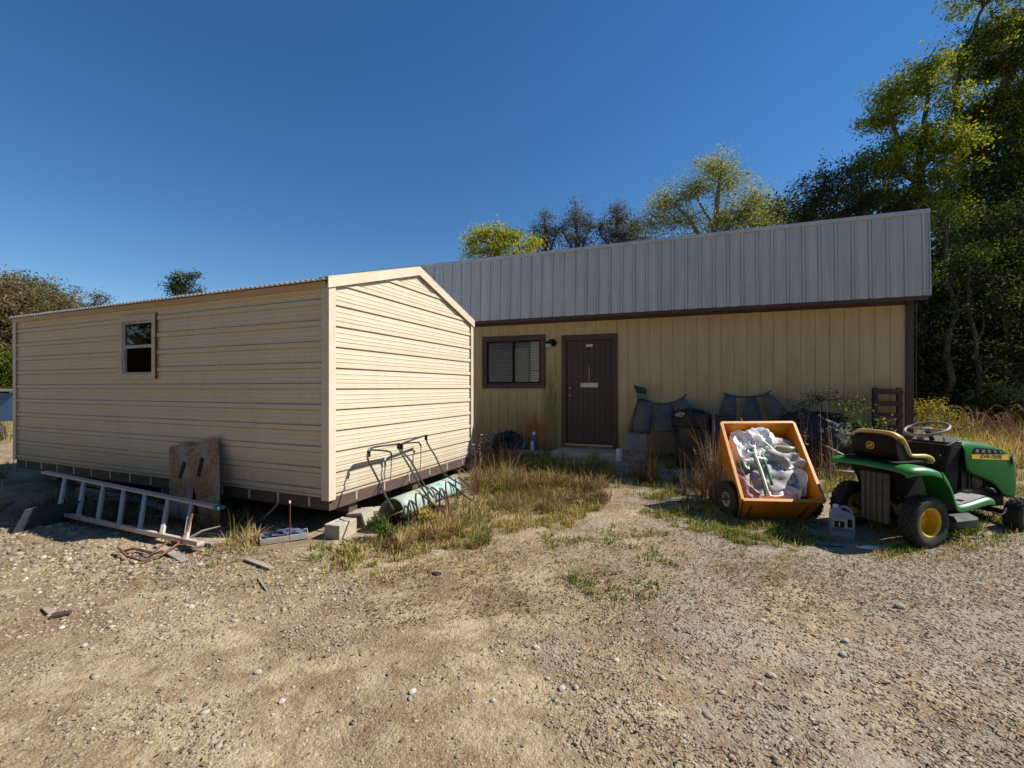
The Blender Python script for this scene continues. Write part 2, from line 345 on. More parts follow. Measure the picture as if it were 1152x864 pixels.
def ground_mat():
    m, t, b = nodes('dry_gravelly_earth'); v = coords(t)
    big = noise_(t, v, .55, 6, .6); med = noise_(t, v, 1.7, 10, .74); fin = noise_(t, v, 15, 8, .72); vf = noise_(t, v, 70, 6, .7)
    col = ramp(t, med, [(.32, (.14, .088, .048)), (.44, (.25, .175, .098)), (.56, (.345, .257, .148)), (.70, (.43, .33, .195))])
    v2 = coords(t, (1, 1.6, 1)); sand = noise_(t, v2, .8, 9, .66, .4); col = mixc(t, ramp(t, sand, [(.50, (0, 0, 0)), (.56, (.8, .8, .8))]), col, (.44, .345, .208))
    lit = noise_(t, coords(t, (1.2, 1, 3)), 1.15, 10, .72, .3); col = mixc(t, ramp(t, lit, [(.50, (0, 0, 0)), (.58, (.8, .8, .8))]), col, (.20, .125, .07))
    # grey gravel, more of it to the right
    sx = N(t, 'ShaderNodeSeparateXYZ'); L(t, v, sx.inputs[0])
    mr = N(t, 'ShaderNodeMapRange'); mr.inputs['From Min'].default_value = -1.0; mr.inputs['From Max'].default_value = 3.2; mr.inputs['To Min'].default_value = -.12; mr.inputs['To Max'].default_value = .16; L(t, sx.outputs['X'], mr.inputs['Value'])
    ad = N(t, 'ShaderNodeMath', operation='ADD'); L(t, mr.outputs[0], ad.inputs[0]); L(t, noise_(t, v, 1.1, 7, .7), ad.inputs[1])
    col = mixc(t, ramp(t, ad.outputs[0], [(.50, (0, 0, 0)), (.62, (.85, .85, .85))]), col, (.30, .265, .205))
    # pebbles in the surface
    vo = N(t, 'ShaderNodeTexVoronoi'); vo.inputs['Scale'].default_value = 85; L(t, v, vo.inputs['Vector'])
    pc = N2(t, vo.outputs['Color']); peb = ramp(t, pc, [(0, (.22, .18, .14)), (.5, (.38, .31, .23)), (1, (.60, .53, .43))])
    col = mixc(t, ramp(t, vo.outputs['Distance'], [(.28, (.6, .6, .6)), (.45, (0, 0, 0))]), col, peb)
    col = mixc(t, ramp(t, fin, [(.30, (.75, .75, .75)), (.46, (0, 0, 0))]), col, (.15, .095, .055))
    col = mixc(t, ramp(t, vf, [(.34, (.6, .6, .6)), (.48, (0, 0, 0))]), col, (.20, .14, .085))
    md2 = noise_(t, v, 5.5, 8, .75, .6); col = mixc(t, ramp(t, md2, [(.50, (0, 0, 0)), (.60, (.55, .55, .55))]), col, (.17, .105, .058))
    L(t, col, b.inputs['Base Color']); b.inputs['Roughness'].default_value = .95; b.inputs['Specular IOR Level'].default_value = .15
    vo2 = N(t, 'ShaderNodeTexVoronoi'); vo2.inputs['Scale'].default_value = 38; L(t, v, vo2.inputs['Vector'])
    h = N(t, 'ShaderNodeMath', operation='MULTIPLY_ADD'); L(t, vo2.outputs['Distance'], h.inputs[0]); h.inputs[1].default_value = -.7; L(t, fin, h.inputs[2])
    h2 = N(t, 'ShaderNodeMath', operation='MULTIPLY_ADD'); L(t, vo.outputs['Distance'], h2.inputs[0]); h2.inputs[1].default_value = -.5; L(t, h.outputs[0], h2.inputs[2])
    bump(t, b, h2.outputs[0], .9, .010); return m
M['ground'] = ground_mat()

# ------------------------------------------------------------------ ground sheet
def axis(lo, hi, step, far):
    a = list(np.arange(lo, hi + 1e-6, step)); s = step
    while a[-1] < far: s *= 1.22; a.append(a[-1] + s)
    s = step
    while a[0] > -far: s *= 1.22; a.insert(0, a[0] - s)
    return np.array(a)
gx = axis(-9.5, 9.5, .055, 900); gy = axis(1.0, 10.5, .055, 900)
X, Yg = np.meshgrid(gx, gy); Z = gz(X, Yg); V = np.stack([X, Yg, Z], -1).reshape(-1, 3)
nx_, ny_ = len(gx), len(gy); idx = np.arange(nx_ * ny_).reshape(ny_, nx_)
Fq = np.stack([idx[:-1, :-1], idx[:-1, 1:], idx[1:, 1:], idx[1:, :-1]], -1).reshape(-1, 4)
tag(bulk('ground', V, Fq, M['ground'], smooth=True), kind='structure')

# ------------------------------------------------------------------ bulk scatter
def inpoly(P, poly):
    x, y = P[:, 0], P[:, 1]; r = np.zeros(len(P), bool); n = len(poly)
    for i in range(n):
        x1, y1 = poly[i]; x2, y2 = poly[(i + 1) % n]
        c = ((y1 > y) != (y2 > y)) & (x < (x2 - x1) * (y - y1) / ((y2 - y1) + 1e-12) + x1); r ^= c
    return r
def sample(poly, n):
    p = np.array(poly); lo, hi = p.min(0), p.max(0); out = np.zeros((0, 2))
    while len(out) < n:
        q = rng.random((n * 2, 2)) * (hi - lo) + lo; out = np.vstack([out, q[inpoly(q, poly)]])
    return out[:n]
BL = {'v': [], 't': []}
def clump(P, k, rad):
    """replace single points by tufts of k points"""
    n = len(P); s = rng.uniform(.35, 1.3, n); c = np.repeat(P, k, 0); o = rng.normal(0, rad * .62, (n * k, 2)) * np.repeat(s, k)[:, None]
    return np.column_stack([c + o, o / rad, np.repeat(s, k), np.repeat(rng.normal(0, 1, n), k)])
def blades(P, h, hv, tint, tv, w=.0045, lean=.45, store=None):
    n = len(P); E = P[:, 2:]; P = P[:, :2]
    hh = h * (1 + rng.normal(0, hv, n)).clip(.25, 2.2) * (.45 + .6 * E[:, 2]); 
    dd = E[:, :2] * 1.1 + rng.normal(0, .6, (n, 2)); a = np.arctan2(dd[:, 1], dd[:, 0]); ln = np.abs(rng.normal(0, lean * .6, n) + np.hypot(E[:, 0], E[:, 1]) * lean * .8).clip(0, 1.3)
    tint = tint + E[:, 3] * tv * .9
    d = np.stack([np.cos(a), np.sin(a)], -1); sd = np.stack([-np.sin(a + .5), np.cos(a + .5)], -1); z0 = gz(P[:, 0], P[:, 1]) - .01
    rows = []
    for s, ww in ((0, 1), (.45, .85), (.8, .5), (1.0, .08)):
        off = d * (ln * hh * s ** 1.8)[:, None]; zz = z0 + hh * s * (1 - .35 * ln * s)
        for sg in (-1, 1):
            q = P + off + sd * sg * w * ww; rows.append(np.column_stack([q, zz]))
    V = np.stack(rows, 1)      # n,8,3
    t = (tint + rng.normal(0, tv, n)).clip(0, 1)
    (store or BL)['v'].append(V); (store or BL)['t'].append(t)
def flush(store, name, m, parent=None, off=None):
    V = np.concatenate(store['v']); t = np.concatenate(store['t']); n = len(V)
    f = np.array([[0, 1, 3, 2], [2, 3, 5, 4], [4, 5, 7, 6]]); Fc = (np.arange(n)[:, None, None] * 8 + f[None]).reshape(-1, 4)
    V = V.reshape(-1, 3)
    if off is not None: V = V - np.array(off)
    o = bulk(name, V, Fc, m, np.repeat(t, 3), parent)
    if off is not None: o.location = off
    return o
def pp(pts, z=.1): return [gnd(a, b, z) for a, b in pts]

# ------------------------------------------------------------------ grass (one mass nobody could count)
def thin(P):      # patchy cover: tufts survive where a noise field is high
    q = vn(P[:, 0] + 21, P[:, 1] + 17, 2.3) * .55 + vn(P[:, 0] + 5, P[:, 1] + 77, 6.0) * .45
    return P[rng.random(len(P)) < np.clip((q - .24) * 4, .16, 1)]
G = lambda pts, z, n, k, rad, h, tint, tv=.14, hv=.35, w=.0045, lean=.5: blades(clump(thin(sample(pp(pts, z), int(n * 1.35))), k, rad), h, hv, tint, tv, w, lean)
G([(532, 552), (532, 535), (600, 530), (690, 532), (698, 556), (640, 566), (560, 566)], .12, 230, 48, .065, .115, .52, .30, w=.0036, lean=1.0)
G([(532, 545), (535, 520), (640, 522), (690, 528), (690, 545)], .18, 130, 46, .07, .18, .42, .28, w=.0038, lean=.85)
G([(545, 560), (600, 556), (690, 560), (640, 585), (560, 590)], .08, 190, 26, .07, .075, .64, .22, lean=.9)
G([(500, 560), (545, 530), (560, 600), (540, 620), (505, 610)], .05, 80, 34, .055, .12, .42, .28, lean=.9)
G([(385, 612), (430, 602), (500, 590), (520, 590), (515, 612), (450, 628), (390, 638)], .02, 70, 26, .05, .075, .50, .24, lean=.9)
G([(380, 625), (440, 615), (520, 600), (560, 640), (480, 660), (390, 655)], .0, 50, 18, .06, .045, .66, .18, lean=1.0)
G([(430, 606), (512, 582), (520, 600), (450, 616)], .02, 34, 34, .04, .15, .75, .15, lean=.8)
G([(692, 545), (720, 512), (800, 512), (812, 560), (800, 580), (740, 560)], .15, 160, 24, .08, .09, .34, .18, lean=.7)
G([(720, 575), (800, 560), (830, 585), (830, 612), (760, 592)], .03, 90, 22, .06, .065, .36, .18, lean=.8)
G([(800, 590), (930, 590), (945, 608), (900, 618), (830, 612)], .0, 110, 24, .06, .065, .33, .18, lean=.7)
G([(930, 612), (1030, 612), (1045, 626), (960, 628)], .0, 40, 18, .05, .06, .42, .2, lean=.8)
G([(1060, 600), (1125, 575), (1152, 570), (1152, 612), (1080, 620), (1062, 612)], .0, 120, 20, .06, .055, .5, .2, lean=.9)
G([(1060, 600), (1100, 585), (1110, 600), (1075, 612)], .0, 40, 30, .05, .065, .15, .1)
G([(930, 560), (1000, 540), (1152, 530), (1152, 575), (1000, 600), (935, 590)], .02, 220, 22, .08, .10, .55, .2, lean=.7)
G([(880, 560), (900, 520), (1152, 500), (1200, 540), (1000, 560)], .1, 340, 26, .10, .20, .68, .2, lean=.7)
G([(1010, 500), (1035, 478), (1250, 474), (1300, 500), (1250, 530), (1000, 530)], .25, 800, 26, .16, .30, .72, .16, w=.006, lean=.8)
G([(580, 652), (640, 646), (735, 650), (745, 672), (690, 678), (620, 668)], .0, 34, 16, .05, .05, .12, .12, lean=.9)
G([(700, 620), (760, 600), (770, 640), (730, 655)], .0, 24, 14, .05, .05, .2, .12, lean=.9)
G([(610, 600), (700, 590), (760, 600), (740, 612), (620, 615)], .03, 34, 16, .06, .06, .25, .15, lean=.9)
G([(222, 622), (262, 602), (300, 600), (300, 622), (240, 640)], .0, 16, 22, .05, .05, .62, .2, lean=1.0)
G([(255, 614), (262, 602), (288, 602), (292, 614)], .0, 6, 46, .05, .13, .78, .12, lean=1.1, w=.003)
G([(262, 604), (280, 604), (280, 608), (262, 608)], .0, 2, 16, .03, .27, .35, .1, lean=.6)
G([(340, 620), (368, 610), (400, 612), (398, 640), (360, 645)], .0, 22, 24, .05, .065, .5, .2, lean=.9)
G([(-40, 500), (-40, 480), (14, 478), (14, 500)], .05, 60, 24, .15, .3, .6, .2)
G([(-300, 620), (-300, 500), (20, 520), (20, 560), (-40, 600)], .0, 160, 24, .09, .16, .4, .2)
G([(0, 640), (1152, 640), (1152, 850), (0, 850)], .0, 70, 10, .035, .028, .6, .2, w=.002, lean=1.0)
G([(0, 620), (560, 640), (1152, 625), (1152, 690), (0, 680)], .0, 130, 9, .04, .035, .62, .2, w=.002, lean=1.0)
G([(760, 618), (1152, 615), (1152, 650), (800, 650)], .0, 90, 12, .05, .05, .55, .2, w=.0025, lean=1.0)
G([(120, 800), (150, 800), (160, 830), (120, 830)], .0, 4, 14, .025, .03, .3, .1, w=.0022, lean=1.0)
G([(-300, 480), (-100, 470), (0, 472), (0, 490), (-300, 520)], .05, 200, 20, .3, .3, .6, .2, w=.008)
for xx in range(0, 14):   # grass against the shed's far end and beyond, for views from the side
    pass
tag(flush(BL, 'grass', M['grass']), 'patchy green and straw-coloured grass between the sheds and machines', 'grass', kind='stuff')

# dead brown brush between the cream shed and the window wall, and by the mower
ST = {'v': [], 't': []}
def stalks(pts, z, n, k, rad, h, tint, tv=.2, lean=.5, w=.004): blades(clump(sample(pp(pts, z), n), k, rad), h, .35, tint, tv, w, lean, ST)
stalks([(533, 540), (535, 520), (585, 515), (590, 535)], .25, 34, 22, .10, .36, .42, lean=1.0)
stalks([(700, 540), (735, 530), (745, 545)], .2, 6, 30, .06, .45, .4)
stalks([(795, 555), (812, 545), (815, 560)], .15, 8, 40, .05, .62, .6, lean=.3)
stalks([(770, 545), (800, 530), (806, 560)], .2, 10, 26, .06, .35, .5)
stalks([(880, 530), (960, 525), (965, 545), (890, 550)], .15, 28, 26, .09, .50, .5)
stalks([(1015, 500), (1152, 490), (1200, 500), (1152, 510)], .28, 70, 24, .14, .50, .35, w=.006)
stalks([(425, 590), (500, 575), (512, 585), (440, 602)], .0, 60, 34, .06, .12, .15, lean=1.2)
stalks([(430, 612), (520, 592), (530, 600), (445, 622)], .0, 34, 30, .06, .10, .35, lean=1.2)
stalks([(20, 585), (60, 560), (330, 575), (345, 600), (240, 600), (120, 600)], .0, 150, 22, .12, .16, .12, lean=1.3)
stalks([(550, 556), (690, 556), (680, 566), (560, 568)], .08, 46, 34, .06, .13, .30, lean=1.1)
stalks([(570, 545), (680, 545), (680, 552), (570, 552)], .1, 40, 34, .06, .18, .25, lean=1.0)
tag(flush(ST, 'dead_brush', M['dry']), 'tangled dead brown brush along the tan wall and machines', 'brush', kind='stuff')

# ------------------------------------------------------------------ gravel and litter
def stones(n, area, smin, smax, name, label, m, flat=.6, tmean=.5, tsd=.25):
    t = (1 + 5 ** .5) / 2
    ico = np.array([(-1, t, 0), (1, t, 0), (-1, -t, 0), (1, -t, 0), (0, -1, t), (0, 1, t), (0, -1, -t), (0, 1, -t), (t, 0, -1), (t, 0, 1), (-t, 0, -1), (-t, 0, 1)]) / math.hypot(1, t)
    fc = np.array([(0, 11, 5), (0, 5, 1), (0, 1, 7), (0, 7, 10), (0, 10, 11), (1, 5, 9), (5, 11, 4), (11, 10, 2), (10, 7, 6), (7, 1, 8), (3, 9, 4), (3, 4, 2), (3, 2, 6), (3, 6, 8), (3, 8, 9), (4, 9, 5), (2, 4, 11), (6, 2, 10), (8, 6, 7), (9, 8, 1)])
    P = area(n); n = len(P); s = smin * (smax / smin) ** (rng.random(n) ** 1.9)
    v = ico[None] * (1 + rng.normal(0, .24, (n, 12, 1))); v = v * np.stack([rng.uniform(.75, 1.35, n), rng.uniform(.7, 1.1, n), rng.uniform(flat * .7, flat * 1.2, n)], -1)[:, None]
    a = rng.random(n) * 6.283; ca, sa = np.cos(a)[:, None], np.sin(a)[:, None]
    x = v[..., 0] * ca - v[..., 1] * sa; y = v[..., 0] * sa + v[..., 1] * ca
    V = np.stack([x, y, v[..., 2]], -1) * s[:, None, None]
    V[..., 0] += P[:, 0:1]; V[..., 1] += P[:, 1:2]; V[..., 2] += (gz(P[:, 0], P[:, 1]) + s * .02)[:, None]
    Fc = (np.arange(n)[:, None, None] * 12 + fc[None]).reshape(-1, 3)
    tn = (tmean + rng.normal(0, tsd, n)).clip(0, 1)
    o = bulk(name, V.reshape(-1, 3), Fc, m, np.repeat(tn, 20)); tag(o, label, 'gravel', kind='stuff'); return o
def fan(n, y0=1.45, y1=7.2, pw=1.0, dens=None):
    u = rng.random(n); y = y0 * (y1 / y0) ** (u ** pw); x = (rng.random(n) * 2 - 1) * (y * 1.75 + 1.2)
    P = np.stack([x, y], -1); 
    k = vn(x + 13, y + 5, 1.1) * .6 + vn(x + 2, y + 55, 3.1) * .4 + np.clip(x / 9, -.22, .25)
    keep = rng.random(n) < np.clip((k - .36) * 4, .07, 1); P = P[keep]
    loc = np.stack([SH.c * (P[:, 0] - SH.x) + SH.s * (P[:, 1] - SH.y)], -1)[:, 0]
    return P[~((loc > .3) & (P[:, 0] < -1))]
stones(260000, fan, .0026, .0115, 'gravel', 'loose grey and tan gravel over the yard', M['stones'], tmean=.40, tsd=.19)
stones(2100, fan, .010, .024, 'coarse_gravel', 'scattered larger chips of pale stone over the yard', M['stones'], tmean=.5, tsd=.18, flat=.45)
stones(900, lambda n: sample(pp([(0, 628), (0, 590), (60, 590), (250, 606), (260, 640), (120, 660)], 0), n), .01, .035, 'rubble', 'grey rubble along the foot of the cream shed', M['stones'], tmean=.35)
stones(2600, lambda n: sample(pp([(0, 622), (380, 618), (420, 660), (300, 700), (0, 720)], 0), n), .006, .022, 'rubble', 'pale rubble on the dirt before the long shed side', M['stones'], tmean=.5, tsd=.2)
# flat leaves and bits of straw
def litter(n):
    P = fan(n, 1.6, 8.0)
    extra = [sample(pp(q, .05), k) for q, k in (([(560, 600), (800, 590), (900, 640), (760, 700), (540, 690)], 5200), ([(400, 640), (560, 610), (600, 680), (420, 700)], 2600), ([(800, 620), (1152, 610), (1152, 680), (850, 680)], 4500), ([(60, 620), (300, 610), (380, 650), (100, 660)], 2600))]
    P = np.vstack([P] + extra); n = len(P); a = rng.random(n) * 6.283; l = rng.uniform(.004, .019, n); w = l * rng.uniform(.10, .42, n)
    d = np.stack([np.cos(a), np.sin(a)], -1); s = np.stack([-np.sin(a), np.cos(a)], -1); z = gz(P[:, 0], P[:, 1]) + .006
    tz = rng.normal(0, .35, (n, 2))
    q = []
    for i, (u, v) in enumerate(((-1, 0), (0, -1), (1, 0), (0, 1))):
        xy = P + d * (l * u)[:, None] + s * (w * v)[:, None]; q.append(np.column_stack([xy, z + l * u * tz[:, 0] + w * v * tz[:, 1] + .004]))
    V = np.stack(q, 1).reshape(-1, 3); Fc = np.arange(n * 4).reshape(-1, 4)
    tag(bulk('leaf_litter', V, Fc, M['litter'], rng.beta(2, 2, n)), 'dry brown leaf litter and straw over the dirt yard', 'leaf litter', kind='stuff')
litter(26000)

# ------------------------------------------------------------------ trees
def leaves(C, per, spread, size, tmean, tsd, seedt=0, droop=0.0):
    """C: clump centres (n,3) -> arrays of small bent leaf faces"""
    n = len(C); c = np.repeat(C, per, 0); m = len(c)
    off = rng.normal(0, 1, (m, 3)) * np.array([spread, spread, spread * .65]); c = c + off; c[:, 2] -= droop * rng.random(m)
    nrm = rng.normal(0, 1, (m, 3)); nrm[:, 2] += .6; nrm /= np.linalg.norm(nrm, axis=1)[:, None]
    u = np.cross(nrm, rng.normal(0, 1, (m, 3))); u /= np.linalg.norm(u, axis=1)[:, None]; w = np.cross(nrm, u)
    s = size * rng.uniform(.55, 1.35, m)[:, None]
    V = np.stack([c - u * s, c - w * s * .42, c + u * s, c + w * s * .42], 1)
    tt = (np.repeat(rng.normal(tmean, tsd, n), per) + rng.normal(0, .14, m)).clip(0, 1)
    return V, tt
def path(a, b, k=5, wob=.12):
    a, b = Vector(a), Vector(b); L_ = (b - a).length; out = []
    for i in range(k + 1):
        s = i / k; p = a.lerp(b, s)
        if 0 < i < k: p += Vector((random.gauss(0, 1), random.gauss(0, 1), random.gauss(0, .6))) * wob * L_ * .3
        p.z += math.sin(s * math.pi) * L_ * .06; out.append(p)
    return out
def tree(name, label, cat, base, limbs, lobes, leafm, barkm=None, size=.07, per=55, spread=.22, tmean=.5, tsd=.2, twigs=.5, tr=.02, group=None, trunk_name='trunk', shell=.55):
    """limbs: list of (points, r0, r1); lobes: list of (centre, (rx,ry,rz), clumps)"""
    bz = g1(base[0], base[1]); root = thing(name, label, cat, (base[0], base[1], bz), 0, group); O = Vector((base[0], base[1], bz))
    mb = MB(); anchors = []
    for pts, r0, r1 in limbs:
        P = [Vector(p) - O for p in pts]; Q = []
        for i in range(len(P) - 1):
            seg = path(P[i], P[i + 1], 4, .10); Q += seg if i == 0 else seg[1:]
        n = len(Q); mb.tube(Q, [r0 + (r1 - r0) * i / (n - 1) for i in range(n)], 7); anchors += Q[max(2, n // 3):]
    Cs = []
    for c, r, k in lobes:
        c = Vector(c) - O
        q = rng.normal(0, 1, (k, 3)); q /= np.linalg.norm(q, axis=1)[:, None]; rad = (shell + (1 - shell) * rng.random(k)) ; inn = rng.random(k) < .3; rad[inn] = rng.random(inn.sum())
        q = q * rad[:, None] * np.array(r) * (1 + rng.normal(0, .12, (k, 1))) + np.array(c); Cs.append(q)
        a0 = min(anchors, key=lambda a: (a - c).length) if anchors else Vector((0, 0, 0))
        if anchors and (a0 - c).length > .2:
            P = path(a0, c, 5, .14); mb.tube(P, [tr * 2.2 - tr * 1.4 * i / 5 for i in range(6)], 5); loc = anchors[:] if False else P
        else: loc = [a0]
        for j in range(int(k * twigs)):
            e = Vector(q[j]); s = min(loc, key=lambda a: (a - e).length)
            mb.tube(path(s, e, 3, .16), [tr, tr * .75, tr * .5, tr * .3], 4)
    C = np.vstack(Cs); V, t = leaves(C, per, spread, size, tmean, tsd)
    mb.build(trunk_name, barkm or M['bark'], root, smooth=True)
    bulk('crown', V.reshape(-1, 3), np.arange(len(V) * 4).reshape(-1, 4), leafm, t, root)
    return root
A = at
# big tree standing behind the right end of the building (leaning limb and bright crown)
tree('broadleaf_tree', 'tall leaning tree with yellow-green crown above the building\'s right corner', 'tree', (15.4, 15.2),
     [([(15.4, 15.2, .1), A(1092, 330, 15.2), A(1085, 290, 15), A(1045, 240, 14.8), A(1034, 212, 14.7), A(1032, 190, 14.6)], .34, .13),
      ([A(1034, 212, 14.7), A(1012, 190, 14.6), A(1008, 150, 14.5), A(995, 115, 14.5)], .11, .04),
      ([A(1032, 190, 14.6), A(1040, 150, 14.5), A(1044, 100, 14.4), A(1040, 75, 14.4)], .10, .03),
      ([A(1034, 195, 14.6), A(1060, 165, 14.2), A(1075, 120, 14.0), A(1080, 90, 14)], .09, .03)],
     [(A(1000, 108, 14.5), (.85, .9, .45), 35), (A(1010, 128, 14.5), (.7, .8, .35), 18), (A(1046, 78, 14.4), (.75, .8, .5), 35), (A(1040, 100, 14.4), (.5, .6, .35), 12), (A(986, 135, 14.6), (.6, .8, .3), 17), (A(1012, 165, 14.6), (1.0, 1.2, .5), 35), (A(1045, 155, 14.3), (.9, 1.1, .6), 35), (A(1066, 168, 14.2), (.9, 1.1, .6), 32),
      (A(1000, 190, 14.8), (1.1, 1.2, .5), 40), (A(972, 188, 15), (.7, .9, .45), 24), (A(1050, 200, 14.6), (1.1, 1.2, .6), 37), (A(1075, 110, 13.9), (.5, .7, .5), 13), (A(985, 222, 15), (1.3, 1.1, .5), 45), (A(1025, 225, 14.8), (1.0, 1, .5), 29), (A(1060, 240, 14.6), (1.0, 1, .6), 29)],
     M['leaf_yg'], size=.055, per=60, spread=.17, tmean=.5, shell=.3)
tree('broadleaf_tree', 'tallest tree, its forked trunk rising out of the top right corner', 'tree', (17.2, 16.6),
     [([(17.2, 16.6, .1), A(1092, 340, 16.6), A(1096, 270, 16.4), A(1092, 220, 16.3), A(1103, 180, 16), A(1125, 120, 15.6), A(1140, 60, 15.2)], .36, .12),
      ([A(1092, 220, 16.3), A(1080, 150, 16.2), A(1078, 90, 16), A(1100, 20, 15.6)], .14, .05),
      ([A(1095, 280, 16.4), A(1130, 225, 16), A(1165, 170, 15.8)], .15, .05)],
     [(A(1118, 75, 15.6), (1.2, 1.4, .6), 70), (A(1150, 105, 15.4), (1.5, 1.5, .8), 87), (A(1092, 70, 15.6), (.7, 1, .5), 28), (A(1108, 45, 15.4), (1.1, 1.2, .5), 45), (A(1100, 125, 16), (1.0, 1.2, .5), 42), (A(1130, 145, 16), (1.3, 1.3, .6), 63), (A(1095, 165, 16), (.9, 1.2, .5), 31),
      (A(1160, 180, 15.8), (1.5, 1.5, .8), 98), (A(1105, 205, 16.2), (1.2, 1.3, .6), 52), (A(1135, 225, 15.9), (1.3, 1.3, .6), 70), (A(1110, 255, 15.6), (1.2, 1.3, .6), 59), (A(1150, 265, 15.6), (1.5, 1.4, .8), 98), (A(1080, 290, 15.8), (1.2, 1.3, .6), 59), (A(1190, 60, 15), (1.6, 1.6, 1.6), 87), (A(1145, 30, 15.4), (1.6, 1.6, .8), 77), (A(1130, -20, 15.4), (2.0, 1.8, 1.0), 87), (A(1190, 140, 15.4), (1.5, 1.5, 1.6), 105), (A(1070, 230, 16.3), (1.3, 1.2, 1.0), 70), (A(1120, 310, 16), (2.2, 1.5, 1.2), 120), (A(1125, 180, 16.6), (2.0, 1.2, 1.4), 90)],
     M['leaf_mid'], size=.058, per=62, spread=.19, tmean=.55, tsd=.28, shell=.3)
tree('evergreen_oak', 'dark evergreen oak directly above the grey parapet\'s right end', 'tree', (9.6, 15.6),
     [([(9.6, 15.6, .2), A(905, 260, 15.6), A(925, 215, 15.6)], .22, .06), ([A(905, 270, 15.6), A(960, 235, 15.4), A(985, 220, 15.2)], .12, .04)],
     [(A(915, 228, 15.6), (1.5, 1.3, .9), 49), (A(945, 215, 15.4), (1.4, 1.3, 1.0), 49), (A(975, 225, 15.2), (1.3, 1.3, 1.0), 43), (A(930, 200, 15.6), (1.0, .9, .7), 16), (A(900, 245, 15.6), (1.0, .9, .7), 31), (A(962, 250, 15), (1.8, 1.2, .9), 55), (A(1010, 245, 15), (1.3, 1.2, 1.2), 43)],
     M['leaf_dk'], size=.05, per=46, spread=.17, tmean=.5, twigs=.8, shell=.25)
for i, (px, Y, lab, mt, n) in enumerate([
        (1062, 13.2, 'dark shrubby tree right behind the building\'s brown corner post', 'leaf_dk', 150), (1128, 13.4, 'shaded understorey tree below the tallest tree', 'leaf_dk', 170),
        (1195, 14.2, 'shaded understorey tree at the photo\'s right edge', 'leaf_dk', 150), (1030, 15.0, 'tree looking out over the dark one by the corner post', 'leaf_dk', 120), (1280, 15.0, 'mid-green tree beyond the photo\'s right edge', 'leaf_mid', 150)]):
    b = at(px, 470, Y); H_ = (6.4 if mt == 'leaf_dk' else 8.0) * (1 + .16 * ((i * 7) % 5 - 1))
    tree('understorey_tree', lab, 'tree', (b.x, Y), [([(b.x, Y, .2), (b.x + .2, Y, H_ * .4), (b.x - .1, Y + .2, H_ * .8)], .14, .04), ([(b.x + .1, Y, .5), (b.x + .9, Y - .3, H_ * .35), (b.x + 1.3, Y, H_ * .6)], .07, .03), ([(b.x, Y, 1.0), (b.x - .9, Y - .3, H_ * .35), (b.x - 1.1, Y, H_ * .65)], .07, .03)],
         [((b.x, Y, H_ * .8), (1.5, 1.4, 1.2), n), ((b.x + 1.1, Y - .2, H_ * .55), (1.3, 1.2, 1.2), n), ((b.x - 1.1, Y, H_ * .55), (1.3, 1.2, 1.2), n), ((b.x, Y - .3, H_ * .33), (1.7, 1.1, 1.0), n), ((b.x + .2, Y, 1.2), (1.8, 1.0, .9), n)],
         M[mt], size=.055, per=44, spread=.17, tmean=.48, tsd=.28, shell=.35)
for px0, px1, Y, hh, lab in [(1142, 1112, 12.6, 5.2, 'slim pale leaning trunk at the front of the dark woods'), (1060, 1066, 12.3, 6.0, 'slim straight tree just right of the parapet end'), (1098, 1090, 12.2, 4.8, 'thin bare-stemmed tree in front of the shaded understorey'), (1170, 1150, 12.8, 6.5, 'thin tree leaning left at the woods\' right side')]:
    b0 = at(px0, 470, Y); b1 = at(px1, 300, Y)
    tree('slim_tree', lab, 'tree', (b0.x, Y), [([(b0.x, Y, .2), ((b0.x + b1.x) / 2 + .1, Y, hh * .5), (b1.x, Y, hh)], .085, .03), ([((b0.x + b1.x) / 2, Y, hh * .5), (b1.x + .7, Y + .1, hh * .8)], .035, .015)],
         [((b1.x, Y, hh + .3), (.8, .7, .5), 22), ((b1.x + .7, Y, hh * .85), (.6, .6, .4), 14), ((b1.x - .5, Y - .1, hh * .75), (.6, .5, .4), 12), (((b0.x + b1.x) / 2 + .5, Y, hh * .45), (.5, .5, .3), 8)], M['leaf_mid'], M['bark'], size=.045, per=30, spread=.2, tmean=.12, tsd=.2, shell=.2)
wood('rear_wood', 'wood behind the photographer, mirrored in the windows', [(-30, -16), (-12, -24), (8, -26), (26, -20)], 2600, 13.0, M['leaf_mid'], .22, 34, .4, .8) if False else None
# far, closed wood behind them
def wood(name, label, line, n, h, m, size, per, tm, spread=.45, thick=3.0, hv=.2):
    P = []
    for i in range(n):
        s = random.random() * (len(line) - 1); k = int(s); a, b = line[k], line[k + 1]; f = s - k
        x = a[0] + (b[0] - a[0]) * f; y = a[1] + (b[1] - a[1]) * f; x += random.uniform(-thick, thick) * .5; y += random.uniform(0, thick)
        hh = h * (1 - hv + 2 * hv * float(vn(x + 50, y + 50, .28))); P.append((x, y, .2 + hh * random.random() ** .8))
    V, t = leaves(np.array(P), per, spread, size, tm, .25)
    return tag(bulk(name, V.reshape(-1, 3), np.arange(len(V) * 4).reshape(-1, 4), m, t), label, 'wood', kind='stuff')
wood('far_wood', 'dense dark wood closing the view beyond the building\'s right side', [(11.5, 20), (18, 19), (30, 16), (42, 9)], 3400, 9.0, M['leaf_dk'], .10, 46, .3, .5)
wood('rear_wood', 'wood behind the photographer that the windows mirror', [(-22, 4), (-24, -8), (-12, -20), (8, -24), (26, -18)], 2400, 11.0, M['leaf_mid'], .24, 30, .4, .8)
wood('left_wood', 'distant green wood far behind the left end of the cream shed', [(-46, 14), (-36, 27), (-20, 36)], 900, 5.0, M['leaf_mid'], .13, 40, .45, .6)
